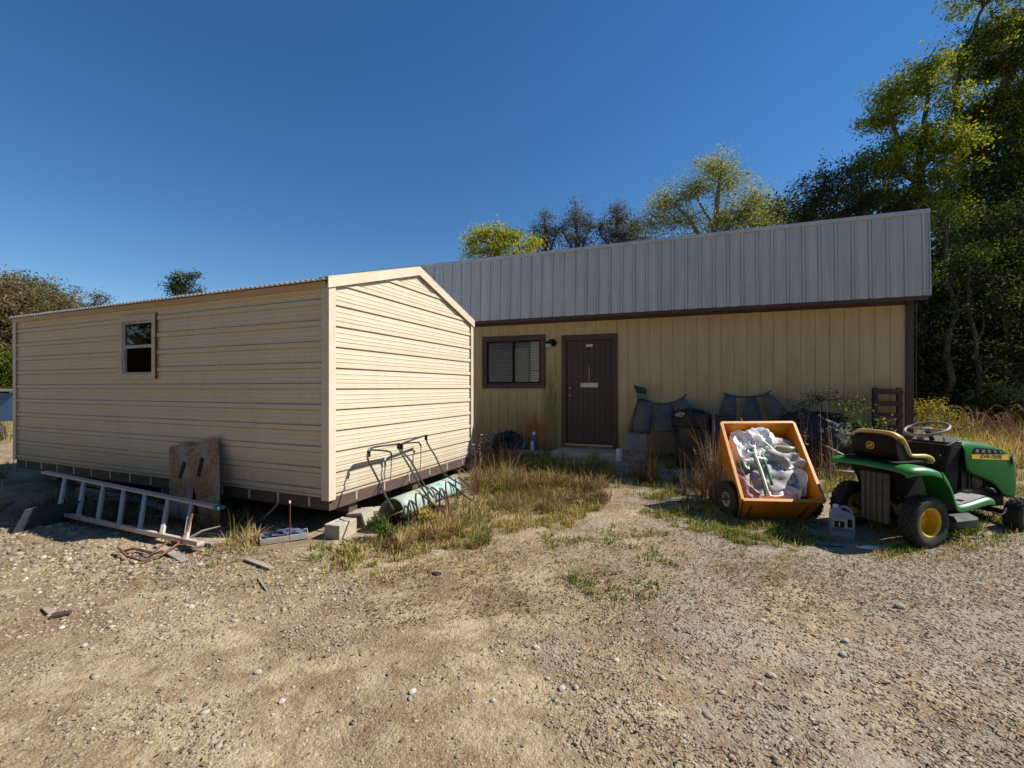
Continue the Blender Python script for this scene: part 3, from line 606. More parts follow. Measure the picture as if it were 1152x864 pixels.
# row behind the building
tree('broadleaf_tree', 'small bright yellow-green tree above the parapet, leftmost of the row', 'tree', (-.6, 18),
     [([(-.6, 18, .2), A(560, 300, 18), A(556, 275, 18)], .16, .04), ([A(560, 310, 18), A(585, 280, 18)], .08, .03)],
     [(A(543, 264, 18), (.6, .8, .28), 16), (A(560, 262, 18), (.5, .8, .35), 14), (A(580, 266, 18), (.6, .8, .28), 16), (A(597, 276, 18), (.45, .8, .25), 11), (A(531, 272, 18), (.4, .8, .25), 9), (A(568, 278, 18), (1.0, 1, .35), 22), (A(545, 284, 18), (.9, 1, .35), 20), (A(590, 290, 18), (.7, .9, .35), 16), (A(560, 296, 18), (1.4, 1, .4), 26)],
     M['leaf_yg'], size=.055, per=62, spread=.19, tmean=.72, twigs=.8, shell=.2)
for px, py, hh, w, lab, nn in [(612, 246, 1.5, .7, 'grey twiggy tree next to the small bright yellow-green tree', 34), (647, 240, 1.7, .9, 'grey twiggy tree above the middle of the parapet', 46), (694, 240, 1.5, 1.15, 'dark rounded twiggy tree left of the tall olive tree', 66)]:
    Y = 19.5; c = at(px, py + 12, Y)
    tree('twiggy_tree', lab, 'tree', (c.x, Y), [([(c.x, Y, .2), (c.x + .1, Y, c.z - 1.2), (c.x, Y, c.z + .4)], .15, .03), ([(c.x + .1, Y, c.z - 1.8), (c.x - w * .7, Y, c.z - .2)], .07, .02), ([(c.x + .1, Y, c.z - 1.6), (c.x + w * .8, Y, c.z)], .07, .02)],
         [((c.x, Y, c.z + .55), (w * .22, w * .4, hh * .30), nn // 4), ((c.x + .1, Y, c.z + .1), (w * .5, w * .5, hh * .36), nn // 2), ((c.x - w * .55, Y, c.z - .15), (w * .3, w * .5, hh * .34), nn // 3), ((c.x + w * .6, Y, c.z - .05), (w * .3, w * .5, hh * .34), nn // 3), ((c.x, Y, c.z - .6), (w * .95, w * .8, hh * .45), nn), ((c.x, Y, c.z - 1.3), (w * 1.2, w * .8, hh * .5), nn)],
         M['leaf_grey'], size=.045, per=40, spread=.19, tmean=.45, twigs=1.0, tr=.014, shell=.1)
tree('sparse_tree', 'tall feathery olive tree with thin branches above the grey parapet', 'tree', (7.6, 17.5),
     [([(7.6, 17.5, .2), A(803, 290, 17.5), A(806, 235, 17.5), A(812, 190, 17.5)], .2, .04), ([A(803, 290, 17.5), A(775, 245, 17.5), A(748, 222, 17.5)], .09, .03), ([A(804, 275, 17.5), A(835, 240, 17.3), A(850, 215, 17.3)], .09, .03), ([A(803, 260, 17.5), A(785, 225, 17.5), A(782, 205, 17.5)], .06, .02)],
     [(A(806, 190, 17.5), (1.0, 1, .9), 64), (A(818, 205, 17.5), (1.0, 1, .7), 42), (A(780, 215, 17.5), (1.1, 1, .7), 58), (A(748, 228, 17.5), (1.0, 1, .75), 50), (A(765, 250, 17.5), (1.5, 1, .8), 64), (A(835, 240, 17.3), (1.1, 1, .8), 56), (A(855, 222, 17.3), (.7, .9, .75), 28), (A(735, 252, 17.5), (.8, .9, .7), 33), (A(815, 250, 17.5), (1.3, 1, .8), 56), (A(868, 245, 17.3), (.6, .8, .6), 22), (A(795, 272, 17.5), (2.0, 1, .6), 56)],
     M['leaf_olive'], M['barkpale'], size=.042, per=46, spread=.20, tmean=.5, twigs=1.0, tr=.014, shell=.2)
tree('twiggy_tree', 'thin dark twiggy tree low behind the tall feathery olive tree', 'tree', (5.4, 19.5),
     [([(5.4, 19.5, .2), A(722, 290, 19.5), A(726, 262, 19.5)], .12, .03)], [(A(718, 268, 19.5), (.8, .8, .55), 30), (A(738, 278, 19.5), (.9, .8, .5), 30)], M['leaf_grey'], size=.05, per=30, spread=.15, twigs=.9, tr=.015, shell=.2)
# left side
for px, py, Y, w, lab, nn in [(6, 330, 24, 2.2, 'rusty brown tree at the photo\'s left edge', 150), (40, 335, 25, 2.3, 'rusty brown tree rising over the shed\'s far left roof corner', 150), (72, 346, 26, 1.6, 'low reddish twiggy tree right of the rusty brown ones', 70), (-45, 320, 23, 2.6, 'brown tree just outside the left edge of the photo', 130)]:
    c = at(px, py, Y)
    tree('bald_tree' if nn == 70 else 'autumn_tree', lab, 'tree', (c.x, Y), [([(c.x, Y, .1), (c.x + .2, Y, c.z * .5), (c.x, Y, c.z)], .22, .05)],
         [((c.x, Y, c.z), (w * .75, w * .7, 1.3), nn), ((c.x - w * .6, Y, c.z - .9), (w * .7, w * .7, 1.2), nn), ((c.x + w * .6, Y, c.z - 1.0), (w * .7, w * .7, 1.2), nn), ((c.x, Y - .3, c.z - 2.3), (w * 1.1, w * .8, 1.5), nn), ((c.x, Y - .3, c.z - 4), (w * 1.1, w * .8, 1.6), nn)],
         M['leaf_brown'], M['barkpale'], size=.07, per=40, spread=.22, tmean=.5, tsd=.3, twigs=.6)
tree('young_pine', 'small dark tree top peeking over the shed roof', 'tree', (-17, 23),
     [([(-17.1, 23, .1), A(208, 320, 23)], .14, .03)], [(A(214, 311, 23), (.45, .5, .4), 20), (A(203, 318, 23), (.6, .6, .35), 24), (A(195, 325, 23), (.5, .5, .35), 18), (A(212, 330, 23), (1.0, .8, .5), 30)], M['leaf_dk'], size=.06, per=34, spread=.15, tmean=.5)
tree('young_pine', 'faint wispy tree top over the shed roof, left of the small dark one', 'tree', (-24.3, 26),
     [([(-24.4, 26, .1), A(110, 332, 26)], .1, .02)], [(A(110, 336, 26), (.6, .6, .45), 14), (A(122, 338, 26), (.35, .4, .4), 8), (A(104, 345, 26), (1.0, .6, .4), 16)], M['leaf_grey'], size=.055, per=24, spread=.16, tmean=.6)
tree('green_shrub', 'bright green shrub at the left edge above the blue trailer', 'shrub', (-17.6, 16),
     [([(-17.8, 16, .1), A(8, 430, 16)], .06, .02)], [(A(10, 420, 16), (1.0, 1, .9), 80), (A(-15, 415, 16), (1.2, 1, 1.1), 80), (A(8, 440, 15.9), (1.2, .8, .6), 50)], M['leaf_mid'], size=.06, per=40, spread=.17, tmean=.5, trunk_name='stem')
# shrubs and weeds by the building's right end
def shrub(name, label, base, lobes, m, size=.03, per=30, spread=.07, tm=.5, cat='shrub', stem=.014, tsd=.22):
    return tree(name, label, cat, base, [([(base[0], base[1], g1(*base)), tuple(Vector(lobes[0][0]) - Vector((0, 0, .05)))], stem, stem * .5)], lobes, m, M['bark'], size, per, spread, tm, tsd, .7, stem * .35, trunk_name='stem')
p = MA.wld((3.95, -.75, 0))
shrub('leafy_bush', 'bush with bright green leaves against the wall left of the pallet', (p.x, p.y), [(MA.wld((3.75, -.35, 1.42)), (.26, .15, .12), 12), (MA.wld((4.2, -.4, 1.35)), (.25, .15, .2), 14), (MA.wld((3.95, -.5, 1.15)), (.35, .2, .25), 14), (MA.wld((4.35, -.6, .95)), (.22, .2, .25), 13), (MA.wld((3.45, -.35, 1.3)), (.3, .15, .12), 9), (MA.wld((4.15, -.6, .8)), (.3, .2, .2), 10)], M['leaf_mid'], .022, 20, .07, .5)
p = at(1062, 470, 8.6)
shrub('yellow_shrub', 'yellow-leaved shrub behind the steering wheel of the mower', (p.x, 8.6), [(at(1048, 458, 8.6), (.34, .3, .18), 30), (at(1068, 470, 8.4), (.35, .3, .16), 24), (at(1040, 476, 8.4), (.26, .3, .16), 20), (at(1078, 482, 8.2), (.3, .3, .16), 16)], M['leaf_yel'], .018, 24, .07, .35)
p = at(1120, 470, 11.5)
shrub('bramble_mound', 'dark rounded bramble mound below the woods right of the yellow shrub', (p.x, 11.5), [(at(1124, 455, 11.5), (.85, .6, .55), 150), (at(1100, 470, 11.4), (.7, .5, .35), 70), (at(1150, 468, 11.4), (.7, .5, .4), 70)], M['leaf_dk'], .035, 36, .09, .12, tsd=.1)
# arching dead fronds
def fronds(name, label, base, n, h, reach, cat='dead plant', seed=1):
    random.seed(seed); bz = g1(*base); root = thing(name, label, cat, (base[0], base[1], bz)); st = MB(); V = []; T = []
    for i in range(n):
        a = random.random() * 6.28; r = reach * random.uniform(.5, 1); hh = h * random.uniform(.65, 1); P = []
        for k in range(9):
            s = k / 8; P.append(Vector((math.cos(a) * r * s ** 1.3, math.sin(a) * r * s ** 1.3, hh * math.sin(min(s * 2.2, 2.6)) )))
        st.tube(P, [.007 * (1 - .7 * k / 8) for k in range(9)], 4)
        for k in range(3, 9):
            for q in range(5):
                c = P[k].lerp(P[k - 1], random.random()); d = Vector((random.gauss(0, 1), random.gauss(0, 1), -1.6)).normalized() * random.uniform(.03, .09); w = Vector((random.gauss(0, 1), random.gauss(0, 1), 0)).normalized() * .004
                V.append([c - w, c + w, c + d + w * .3, c + d - w * .3]); T.append(random.random())
    st.build('stem', M['rust'] if False else M['drystem'], root); bulk('dead_leaves', np.array([[tuple(p) for p in q] for q in V]).reshape(-1, 3), np.arange(len(V) * 4).reshape(-1, 4), M['dry'], np.array(T), root)
    return root
M['drystem'] = mat('dry_stem', (.30, .19, .12), (.18, .11, .07), .85, scale=9)
for px, py, Y, n, h, r, lab in [(1100, 470, 10.4, 9, .95, .75, 'arching rusty dead fern fronds left of the bramble mound'), (1052, 468, 9.6, 5, .95, .5, 'curled dead frond above the yellow shrub'), (1150, 470, 10.2, 6, .8, .7, 'dead fern fronds right of the bramble mound'), (1128, 468, 10.3, 6, 1.0, .8, 'dead fronds bending over the front of the bramble mound')]:
    q = at(px, py, Y); fronds('dead_fern', lab, (q.x, Y), n, h, r, seed=px)
def weed(base, h, n, lab, seed):
    random.seed(seed); bz = g1(*base); root = thing('tall_weed', lab, 'weed', (base[0], base[1], bz)); st = MB(); V = []; T = []
    for i in range(n):
        x, y = random.gauss(0, .05), random.gauss(0, .05); hh = h * random.uniform(.72, 1); lx, ly = random.gauss(0, .06), random.gauss(0, .06)
        P = [Vector((x + lx * s * s, y + ly * s * s, hh * s)) for s in (0, .25, .5, .75, 1)]; st.tube(P, [.007, .006, .005, .004, .002], 5)
        for k in range(34):
            s = random.uniform(.25, 1); c = Vector((x + lx * s * s, y + ly * s * s, hh * s)); d = Vector((random.gauss(0, 1), random.gauss(0, 1), random.uniform(-1.3, .3))).normalized() * random.uniform(.015, .06); w = d.orthogonal().normalized() * random.uniform(.002, .006)
            V.append([c - w, c + w, c + d + w, c + d - w]); T.append(random.random())
    st.build('stem', M['drystem'], root); bulk('dead_leaves', np.array([[tuple(p) for p in q] for q in V]).reshape(-1, 3), np.arange(len(V) * 4).reshape(-1, 4), M['dry'], np.array(T), root)
for lx, ly, h, n, lab in [(3.35, -1.05, 1.35, 3, 'tall reddish dead weed behind the cart\'s right rim'), (3.62, -1.15, 1.2, 2, 'single tall dead weed midway between cart and mower seat'), (2.95, -.9, 1.0, 4, 'drooping dead weed just over the cart\'s back right corner'), (3.05, -1.3, .95, 3, 'shorter dead weed right of the cart by the dark heap')]:
    p = MA.wld((lx, ly, 0)); weed((p.x, p.y), h, n, lab, int(lx * 100))
for px, py, h, n, lab in [(540, 540, .95, 2, 'tall dead weed beside the cream shed\'s back corner'), (614, 520, .5, 1, 'thin pale weed left of the brown door'), (797, 555, .85, 5, 'tall dry weed between the trash can and the cart'), (713, 535, .55, 3, 'dry weed in front of the grey tub')]:
    x, y = gnd(px, py, .2); weed((x, y), h, n, lab, px)
x, y = gnd(667, 533, .15)
shrub('green_weed', 'fresh green weed in front of the brown door', (x, y), [((x, y, .42), (.05, .05, .12), 12), ((x, y, .30), (.1, .1, .1), 8)], M['leaf_fresh'], .02, 10, .035, .8, 'weed', .006)
x, y = gnd(425, 607, .0)
shrub('green_weed', 'feathery green weed at the glider\'s left end beside the concrete blocks', (x, y), [((x, y, .18), (.10, .08, .08), 26), ((x + .1, y, .1), (.12, .08, .06), 16)], M['leaf_fresh'], .016, 20, .03, .35, 'weed', .005)
x, y = gnd(480, 592, .03)
shrub('yellow_leaved_weed', 'weed with orange-yellow leaves in front of the pale green glider', (x, y), [((x, y, .17), (.14, .07, .06), 22)], M['leaf_yel'], .02, 12, .03, .95, 'weed', .006, tsd=.1)

# ------------------------------------------------------------------ cream storage shed
shed = thing('storage_shed', 'cream ribbed-metal storage shed with gable end, raised on concrete blocks', 'shed', (SH.x, SH.y, 0), SH.rot)
W, LN = 3.27, 6.80; ZB = .375; EV = 2.70; APX = W / 2; RISE = .50
def roofz(x): return EV + RISE * (1 - abs(x - APX) / APX)
# rib profile, 9 inch pitch: a raised rib and two faint stiffeners
def zprofile(z0, z1):
    out = []; p = .2286; k0 = int((z0 - 1.57) / p) - 2
    for k in range(k0, k0 + 20):
        b = 1.585 + k * p
        for dz, o in ((-.040, 0), (-.034, -.010), (-.030, -.010), (-.023, .016), (.023, .016), (.030, -.010), (.034, -.010), (.040, 0), (.074, 0), (.080, .004), (.090, .004), (.096, 0), (.128, 0), (.134, .004), (.144, .004), (.150, 0)):
            if z0 < b + dz < z1: out.append((b + dz, o))
    return [(z0, 0)] + out + [(z1, 0)]
def profile_wall(prof, spans, put):
    mb = MB()
    for i in range(len(prof) - 1):
        (za, oa), (zb, ob) = prof[i], prof[i + 1]
        for (a0, a1), (b0, b1) in spans(za, zb):
            mb.add([put(a0, za, oa), put(a1, za, oa), put(b1, zb, ob), put(b0, zb, ob)], [(0, 1, 2, 3)])
    return mb
WY0, WY1, WZ0, WZ1 = 3.04, 3.76, 1.735, 2.50           # window opening in the long side
def split(prof, cuts):
    for c in cuts:
        for i in range(len(prof) - 1):
            if prof[i][0] < c - 1e-6 and prof[i + 1][0] > c + 1e-6:
                f = (c - prof[i][0]) / (prof[i + 1][0] - prof[i][0]); prof.insert(i + 1, (c, prof[i][1] * (1 - f) + prof[i + 1][1] * f)); break
    return prof
def side_spans(za, zb):
    if za >= WZ0 - 1e-4 and zb <= WZ1 + 1e-4: return [((0, WY0), (0, WY0)), ((WY1, LN), (WY1, LN))]
    return [((0, LN), (0, LN))]
profile_wall(split(zprofile(ZB, EV), [WZ0, WZ1]), side_spans, lambda y, z, o: (-o, y, z)).build('side_wall', M['siding'], shed)
def gsp(za, zb):
    f = lambda z: 0 if z <= EV else (z - EV) / RISE * APX
    a, b = f(za), f(zb); return [((a, W - a), (b, W - b))]
gp = split(zprofile(ZB, EV + RISE - .002), [EV])
profile_wall(gp, gsp, lambda x, z, o: (x, -o, z)).build('gable_wall', M['siding'], shed)
mb = MB(); mb.add([(W, 0, ZB), (W, LN, ZB), (W, LN, EV), (W, 0, EV)], [(0, 1, 2, 3)]); mb.add([(0, LN, ZB), (W, LN, ZB), (W, LN, EV), (APX, LN, EV + RISE), (0, LN, EV)], [(0, 1, 2, 3, 4)])
mb.build('back_wall', M['siding'], shed)
MB().bx(.03, W - .03, .03, LN - .03, ZB - .02, ZB + .02).build('floor', M['darkwood'], shed)
# corner trims
mb = MB(); mb.bx(-.028, .07, -.03, -.022, ZB - .02, EV - .01); mb.bx(-.030, -.022, -.0215, .075, ZB - .02, EV - .01); mb.build('corner_trim', M['trim_cream'], shed)
mb = MB(); mb.bx(W - .055, W + .028, -.03, -.022, ZB - .0, EV + .0); mb.build('corner_trim', M['trim_cream'], shed)
mb = MB(); mb.bx(-.03, -.022, LN - .06, LN + .03, ZB, EV - .01); mb.build('corner_trim', M['trim_cream'], shed)
# rake trim on the gable
sl = RISE / APX; TH = .115
mb = MB()
for sgn in (0, 1):
    e = -.05 if sgn == 0 else W + .05; zt = lambda x: roofz(x) + .075 if 0 <= x <= W else EV + .075 - sl * .05
    ze = EV - sl * .05
    o = [(e, -.034, ze + .062), (APX, -.034, EV + RISE + .075), (APX, -.034, EV + RISE + .075 - TH), (e, -.034, ze + .062 - TH)]
    mb.prism(o, (0, -.012, 0))
    o = [(e, -.046, ze + .070), (APX, -.046, EV + RISE + .083), (APX, -.046, EV + RISE + .076), (e, -.046, ze + .063)]
    mb.prism(o, (0, .14, 0))
mb.build('gable_trim', M['trim_cream'], shed)
# eave trim on the long side
mb = MB(); mb.bx(-.048, -.038, 0.0, LN + .02, EV - .060, EV + .006); mb.bx(-.037, -.002, 0.0, LN, EV - .060, EV - .052); mb.build('eave_trim', M['trim_tan'], shed)
# corrugated roof
NW = 620
for sgn, nm in ((0, 'roof_panel'), (1, 'roof_panel')):
    rows = []
    for x in ((-.075, .3, APX) if sgn == 0 else (APX, W - .3, W + .075)):
        r = []
        for k in range(NW + 1):
            y = -.01 + (LN + .06) * k / NW; z = (EV + RISE * (1 - abs(x - APX) / APX)) + .046 + .013 * math.sin(2 * math.pi * y / .078)
            r.append((x, y, z))
        rows.append(r)
    MB().grid(rows).build(nm, M['galv'], shed, smooth=True, solid=.006)
mb = MB()
for s in (-1, 1): mb.add([(APX, .0, EV + RISE + .068), (APX, LN + .05, EV + RISE + .068), (APX + s * .14, LN + .05, EV + RISE + .068 - .14 * sl), (APX + s * .14, .0, EV + RISE + .068 - .14 * sl)], [(0, 1, 2, 3)])
mb.build('ridge_cap', M['galv'], shed, solid=.003)
# skids and rim joists
mb = MB(); mb.bx(.005, .045, .0, LN, ZB - .135, ZB - .003); mb.bx(.046, W, .003, .043, ZB - .137, ZB - .004); mb.bx(W - .04, W, .05, LN, ZB - .135, ZB - .003); mb.bx(.05, W, LN - .04, LN, ZB - .135, ZB - .003)
for k in range(14): mb.bx(.05, W - .045, .45 + k * .45, .49 + k * .45, ZB - .13, ZB - .025)
mb.build('rim_joist', M['skid'], shed, bevel=.004)
mb = MB()
for x in (.35, 1.6, 2.9): mb.bx(x, x + .14, .05, LN - .05, ZB - .25, ZB - .14)
mb.build('skid', M['skid'], shed)
for k in range(14):
    y = .28 + k * .475; MB().bx(-.004, .004, y - .013, y + .013, ZB - .11, ZB - .004).build('strap', M['strap'], shed)
for x in (.42, .92, 1.45, 1.95, 2.45, 2.95): MB().bx(x - .015, x + .015, -.003, .002, ZB - .105, ZB - .004).build('strap', M['strap'], shed)
# window (single hung, lower sash open)
wf = MB(); a, b, c, d = WY0 - .055, WY1 + .055, WZ0 - .05, WZ1 + .06
for y0, y1, z0, z1 in ((a, WY0 + .02, c, d), (WY1 - .02, b, c, d), (WY0 + .021, WY1 - .021, c, WZ0 + .02), (WY0 + .021, WY1 - .021, WZ1 - .02, d)): wf.bx(-.034, .02, y0, y1, z0, z1)
win = wf.build('window', M['trim_tan2'] if 'trim_tan2' in M else mat('taupe_trim', (.62, .52, .38), (.55, .46, .33), .6), shed, bevel=.003)
mb = MB(); mid = (WZ0 + WZ1) / 2
for z0, z1 in ((mid - .005, WZ1 - .022), ):
    mb.bx(-.008, .012, WY0 + .022, WY0 + .05, z0, z1); mb.bx(-.008, .012, WY1 - .05, WY1 - .022, z0, z1); mb.bx(-.008, .012, WY0 + .05, WY1 - .05, z0, z0 + .04); mb.bx(-.008, .012, WY0 + .05, WY1 - .05, z1 - .03, z1)
mb.bx(-.014, .02, WY0 + .022, WY1 - .022, WZ0 + .021, WZ0 + .045); mb.bx(-.006, .02, WY1 - .045, WY1 - .022, WZ0 + .046, mid - .006); mb.bx(-.006, .02, WY0 + .022, WY0 + .035, WZ0 + .046, mid - .006)
mb.build('sash', mat('bronze_white_sash', (.48, .47, .44), None, .4), win)
MB().bx(0, .004, WY0 + .05, WY1 - .05, mid + .035, WZ1 - .052).build('pane', M['glass'], win)
MB().bx(-.030, -.012, WY0 - .070, WY0 - .058, c + .0, d + .0).build('edge_flashing', M['brown'], win)

JUNK = []
# foundation blocks
def cinder(loc, rot, label, group=None, tilt=None, s=1):
    mb = MB(); w, l, h, t = .19 * s, .28 * s, .16 * s, .033; mb.bx(-l / 2 + .004, l / 2 - .004, -w / 2 + .004, w / 2 - .004, h - .035, h - .006)
    mb.bx(-l / 2, l / 2, -w / 2, -w / 2 + t, 0, h); mb.bx(-l / 2, l / 2, w / 2 - t, w / 2, 0, h)
    for x in (-l / 2, -t / 2, l / 2 - t): mb.bx(x, x + t, -w / 2 + t + .0005, w / 2 - t - .0005, .002, h - .002)
    o = mb.build('concrete_block', M['block'], bevel=.005, loc=loc, rot=rot)
    if tilt: o.rotation_euler = (tilt[0], tilt[1], rot)
    return tag(o, label, 'concrete block', group)
x, y = gnd(377, 606); cinder((x + .02, y + .10, g1(x, y) - .01), SH.rot + R(5), 'sunlit tan concrete block under the shed\'s near corner')
x, y = gnd(398, 596); cinder((x - .02, y + .12, g1(x, y) + .05), SH.rot + R(80), 'tilted concrete block behind the one at the shed\'s near corner', tilt=(R(80), R(12)))
x, y = gnd(414, 592); cinder((x + .02, y + .14, g1(x, y)), R(20), 'concrete block lying flat just left of the pale green glider')
for (lx, ly) in ((.45, 6.4), (.45, 3.4), (2.95, .35), (2.95, 3.4), (2.95, 6.4), (1.65, 3.4)):
    p = SH.wld((lx, ly, 0)); z = g1(p.x, p.y); nm = {(.45, 6.4): 'shaded block under the shed\'s far left corner', (.45, 3.4): 'shaded block under the middle of the shed\'s long side', (2.95, .35): 'shaded block under the shed\'s back right corner'}.get((lx, ly), 'shaded block deep under the shed, out of the light')
    cinder((p.x, p.y, z - .03), SH.rot, nm, 'blocks deep under the shed' if 'deep' in nm else None, s=.95)

# ------------------------------------------------------------------ ladder leaning on its edge
lad = thing('ladder', 'aluminium ladder section lying on edge along the cream shed', 'ladder', (SH.x, SH.y, 0), SH.rot)
tr0, tr1 = SH.X(50, 531, -.50), SH.X(247, 571, -.50); br0, br1 = SH.X(42, 572, -.86), SH.X(226, 612, -.86)
br0.z = max(br0.z, .05); br1.z = max(br1.z, .05)
mb = MB(); mb.bar(tr0, tr1, .075, .026); mb.build('rail', M['alu'], lad, bevel=.003)
mb = MB(); mb.bar(br0, br1, .075, .026); mb.bar(br0 + Vector((-.034, 0, .012)), br1 + Vector((-.034, 0, .012)), .006, .04); mb.build('rail', M['alu'], lad, bevel=.003)
for ft, fb in [(74, 66), (95, 88), (117, 110), (140, 134), (164, 157), (190, 182), (216, 209)]:
    s1 = (SH.X(ft, 540, -.50).y - tr0.y) / (tr1.y - tr0.y); s2 = (SH.X(fb, 590, -.86).y - br0.y) / (br1.y - br0.y)
    a = tr0.lerp(tr1, s1); b_ = br0.lerp(br1, s2); MB().bar(a, b_, .034, .038, (0, 1, 0)).build('rung', M['alu'], lad, bevel=.004)
mb = MB(); mb.bar(tr1 + Vector((0, .05, 0)), tr1 + Vector((0, -.035, 0)), .085, .036); mb.build('end_cap', M['teal'], lad, bevel=.004)

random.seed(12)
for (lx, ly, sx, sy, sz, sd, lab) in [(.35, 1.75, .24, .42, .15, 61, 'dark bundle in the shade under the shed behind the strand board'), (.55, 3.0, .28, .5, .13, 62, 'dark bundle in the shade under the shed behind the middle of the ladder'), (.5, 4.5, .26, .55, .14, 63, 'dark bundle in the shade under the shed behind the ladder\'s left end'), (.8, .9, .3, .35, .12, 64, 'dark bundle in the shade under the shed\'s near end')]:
    p = SH.wld((lx, ly, 0)); JUNK.append((sx, sy, sz, sd, lab, (p.x, p.y, g1(p.x, p.y) + sz * .6)))  # dark bundles added to deepen the shade under the shed
# strand board with slots
bd = thing('strand_board', 'weathered orange-brown particle board with slots, leaning on the shed wall behind the ladder', 'board', (SH.x, SH.y, 0), SH.rot)
def bpt(px, py):    # the plane of the leaning board
    for _ in range(12):
        c = -.10
        for _i in range(8):
            q = SH.X(px, py, c); c = -.045 - max(0, 1.0 - q.z) * .30
        return SH.X(px, py, c)
out = [(191, 503), (211, 498), (217, 501), (224, 497), (246, 493), (247, 540), (247, 602), (229, 602), (218.5, 547), (208, 596), (193, 594), (191, 560)]
out3 = [bpt(*p) for p in out]
bm_ = bmesh.new(); vs = [bm_.verts.new(p) for p in out3]; es = [bm_.edges.new((vs[i], vs[(i + 1) % len(vs)])) for i in range(len(vs))]
for hole in ([(206, 518), (210, 520), (204.5, 540), (200.5, 538)], [(226.5, 514), (230.5, 516), (225.5, 537), (221.5, 535)]):
    hv = [bm_.verts.new(bpt(*p)) for p in hole]; es += [bm_.edges.new((hv[i], hv[(i + 1) % 4])) for i in range(4)]
bmesh.ops.triangle_fill(bm_, use_beauty=True, edges=es); me = bpy.data.meshes.new('panel'); bm_.to_mesh(me); bm_.free(); me.materials.append(M['osb'])
o = bpy.data.objects.new('panel', me); COL.objects.link(o); o.parent = bd; m_ = o.modifiers.new('s', 'SOLIDIFY'); m_.thickness = .012; m_.offset = 0
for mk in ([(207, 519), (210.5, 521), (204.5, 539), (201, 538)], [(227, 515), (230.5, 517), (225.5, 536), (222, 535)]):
    MB().prism([bpt(*p) + Vector((-.0065, 0, 0)) for p in mk], (-.003, 0, 0)).build('slot_mark', M['dark'], bd)  # dark plates over the slots stand in for the shadow behind the board
# black sheet and other things under the shed
p0 = gnd(12, 602, .0); p1 = gnd(52, 592, .0)
a = Vector((p0[0], p0[1], 0)); b_ = Vector((p1[0] + .1, p1[1] + .12, 0))
mb = MB(); n = (b_ - a).cross(Vector((0, 0, 1))).normalized() * -1
e = [a + Vector((0, 0, .0)), b_ + Vector((0, 0, .0)), b_ + Vector((.02, .12, .22)), a + Vector((.02, .12, .24))]; mb.prism(e, (0.01, .05, 0))
tag(mb.build('dark_sheet', M['bluegrey'], bevel=.01), 'dark blue-black sheet propped under the far end of the shed', 'panel')
JUNK = JUNK if 'JUNK' in globals() else []
def plank(px0, py0, px1, py1, w, t, lab, m='greywood', z=.03, name='scrap_board', cat='board'):
    a = gnd(px0, py0, z); b = gnd(px1, py1, z); A_ = Vector((a[0], a[1], g1(*a) + t * .7)); B_ = Vector((b[0], b[1], g1(*b) + t * .7))
    o = MB().bar(A_ * 0, (B_ - A_), w, t).build(name, M[m], bevel=min(.003, t * .2), loc=A_); return tag(o, lab, cat)
plank(0, 569, 13, 565, .05, .05, 'pale timber end left of the dark sheet')
plank(277, 625, 306, 635, .05, .018, 'weathered wood scrap on the gravel right of the dry tuft')
plank(150, 622, 240, 608, .10, .02, 'grey board lying under the ladder\'s right half')
plank(178, 612, 208, 628, .07, .018, 'pale board end sticking out in front of the ladder')
plank(205, 606, 242, 610, .09, .03, 'whitish board below the leaning particle board')
plank(180, 648, 205, 645, .03, .012, 'thin dark stick below the bent rusty pipe')
plank(58, 690, 80, 686, .05, .02, 'short dark wood scrap on the gravel at lower left', 'darkwood')
plank(50, 681, 58, 687, .035, .015, 'small split wood chip beside the short dark scrap', 'greywood')
plank(290, 645, 300, 660, .012, .01, 'thin twig on the gravel in front of the shed corner', 'greywood', name='twig', cat='twig')
def scatter_under(n):
    for i in range(n):
        u = random.uniform(.6, 4.8); p = SH.wld((random.uniform(-.40, 1.6), u, 0)); ang = SH.rot + R(90) + random.gauss(0, .35); l = random.uniform(.35, 1.1)
        A_ = Vector((p.x, p.y, g1(p.x, p.y) + random.uniform(.015, .07))); d = Vector((math.cos(ang) * l, math.sin(ang) * l, random.uniform(-.01, .08)))
        tag(MB().bar((0, 0, 0), d, random.uniform(.05, .11), .02).build('scrap_board', M[random.choice(['greywood', 'darkwood', 'greywood'])], loc=A_), 'scrap board in the dark pile under the shed behind the ladder', 'board', 'scrap boards piled under the shed')
random.seed(3); scatter_under(26)
# bent rusty pipe
def gp_(px, py, z): x, y = gnd(px, py, z); return Vector((x, y, z))
P = [gp_(218, 570, .27), gp_(216, 580, .24), gp_(211, 598, .13), gp_(200, 612, .06), gp_(182, 624, .04), gp_(160, 631, .04), gp_(143, 626, .05), gp_(133, 616, .07)]
mb = MB(); mb.tube(P, .011, 7); tag(mb.build('bent_pipe', M['rust'], smooth=True), 'rusty pipe bent into a hook at the ladder\'s right end', 'pipe')
P = [gp_(218, 578, .22), gp_(228, 585, .17), gp_(240, 590, .13), gp_(251, 589, .13)]; mb = MB(); mb.tube(P, .004, 5); mb.tube([p + Vector((-.02, .03, -.05)) for p in P], .004, 5)
tag(mb.build('rusty_wire', M['rust']), 'thin rusty wires trailing right from the ladder\'s end', 'wire')
P = [gp_(133, 622, .02), gp_(150, 617, .05), gp_(172, 622, .05), (gp_(180, 615, .08)), gp_(196, 606, .13)]; mb = MB(); mb.tube(P, [.012, .014, .012, .01, .006], 6); tag(mb.build('dead_branch', M['rust'], smooth=True), 'curved reddish dead branch lying inside the bent rusty pipe', 'branch')
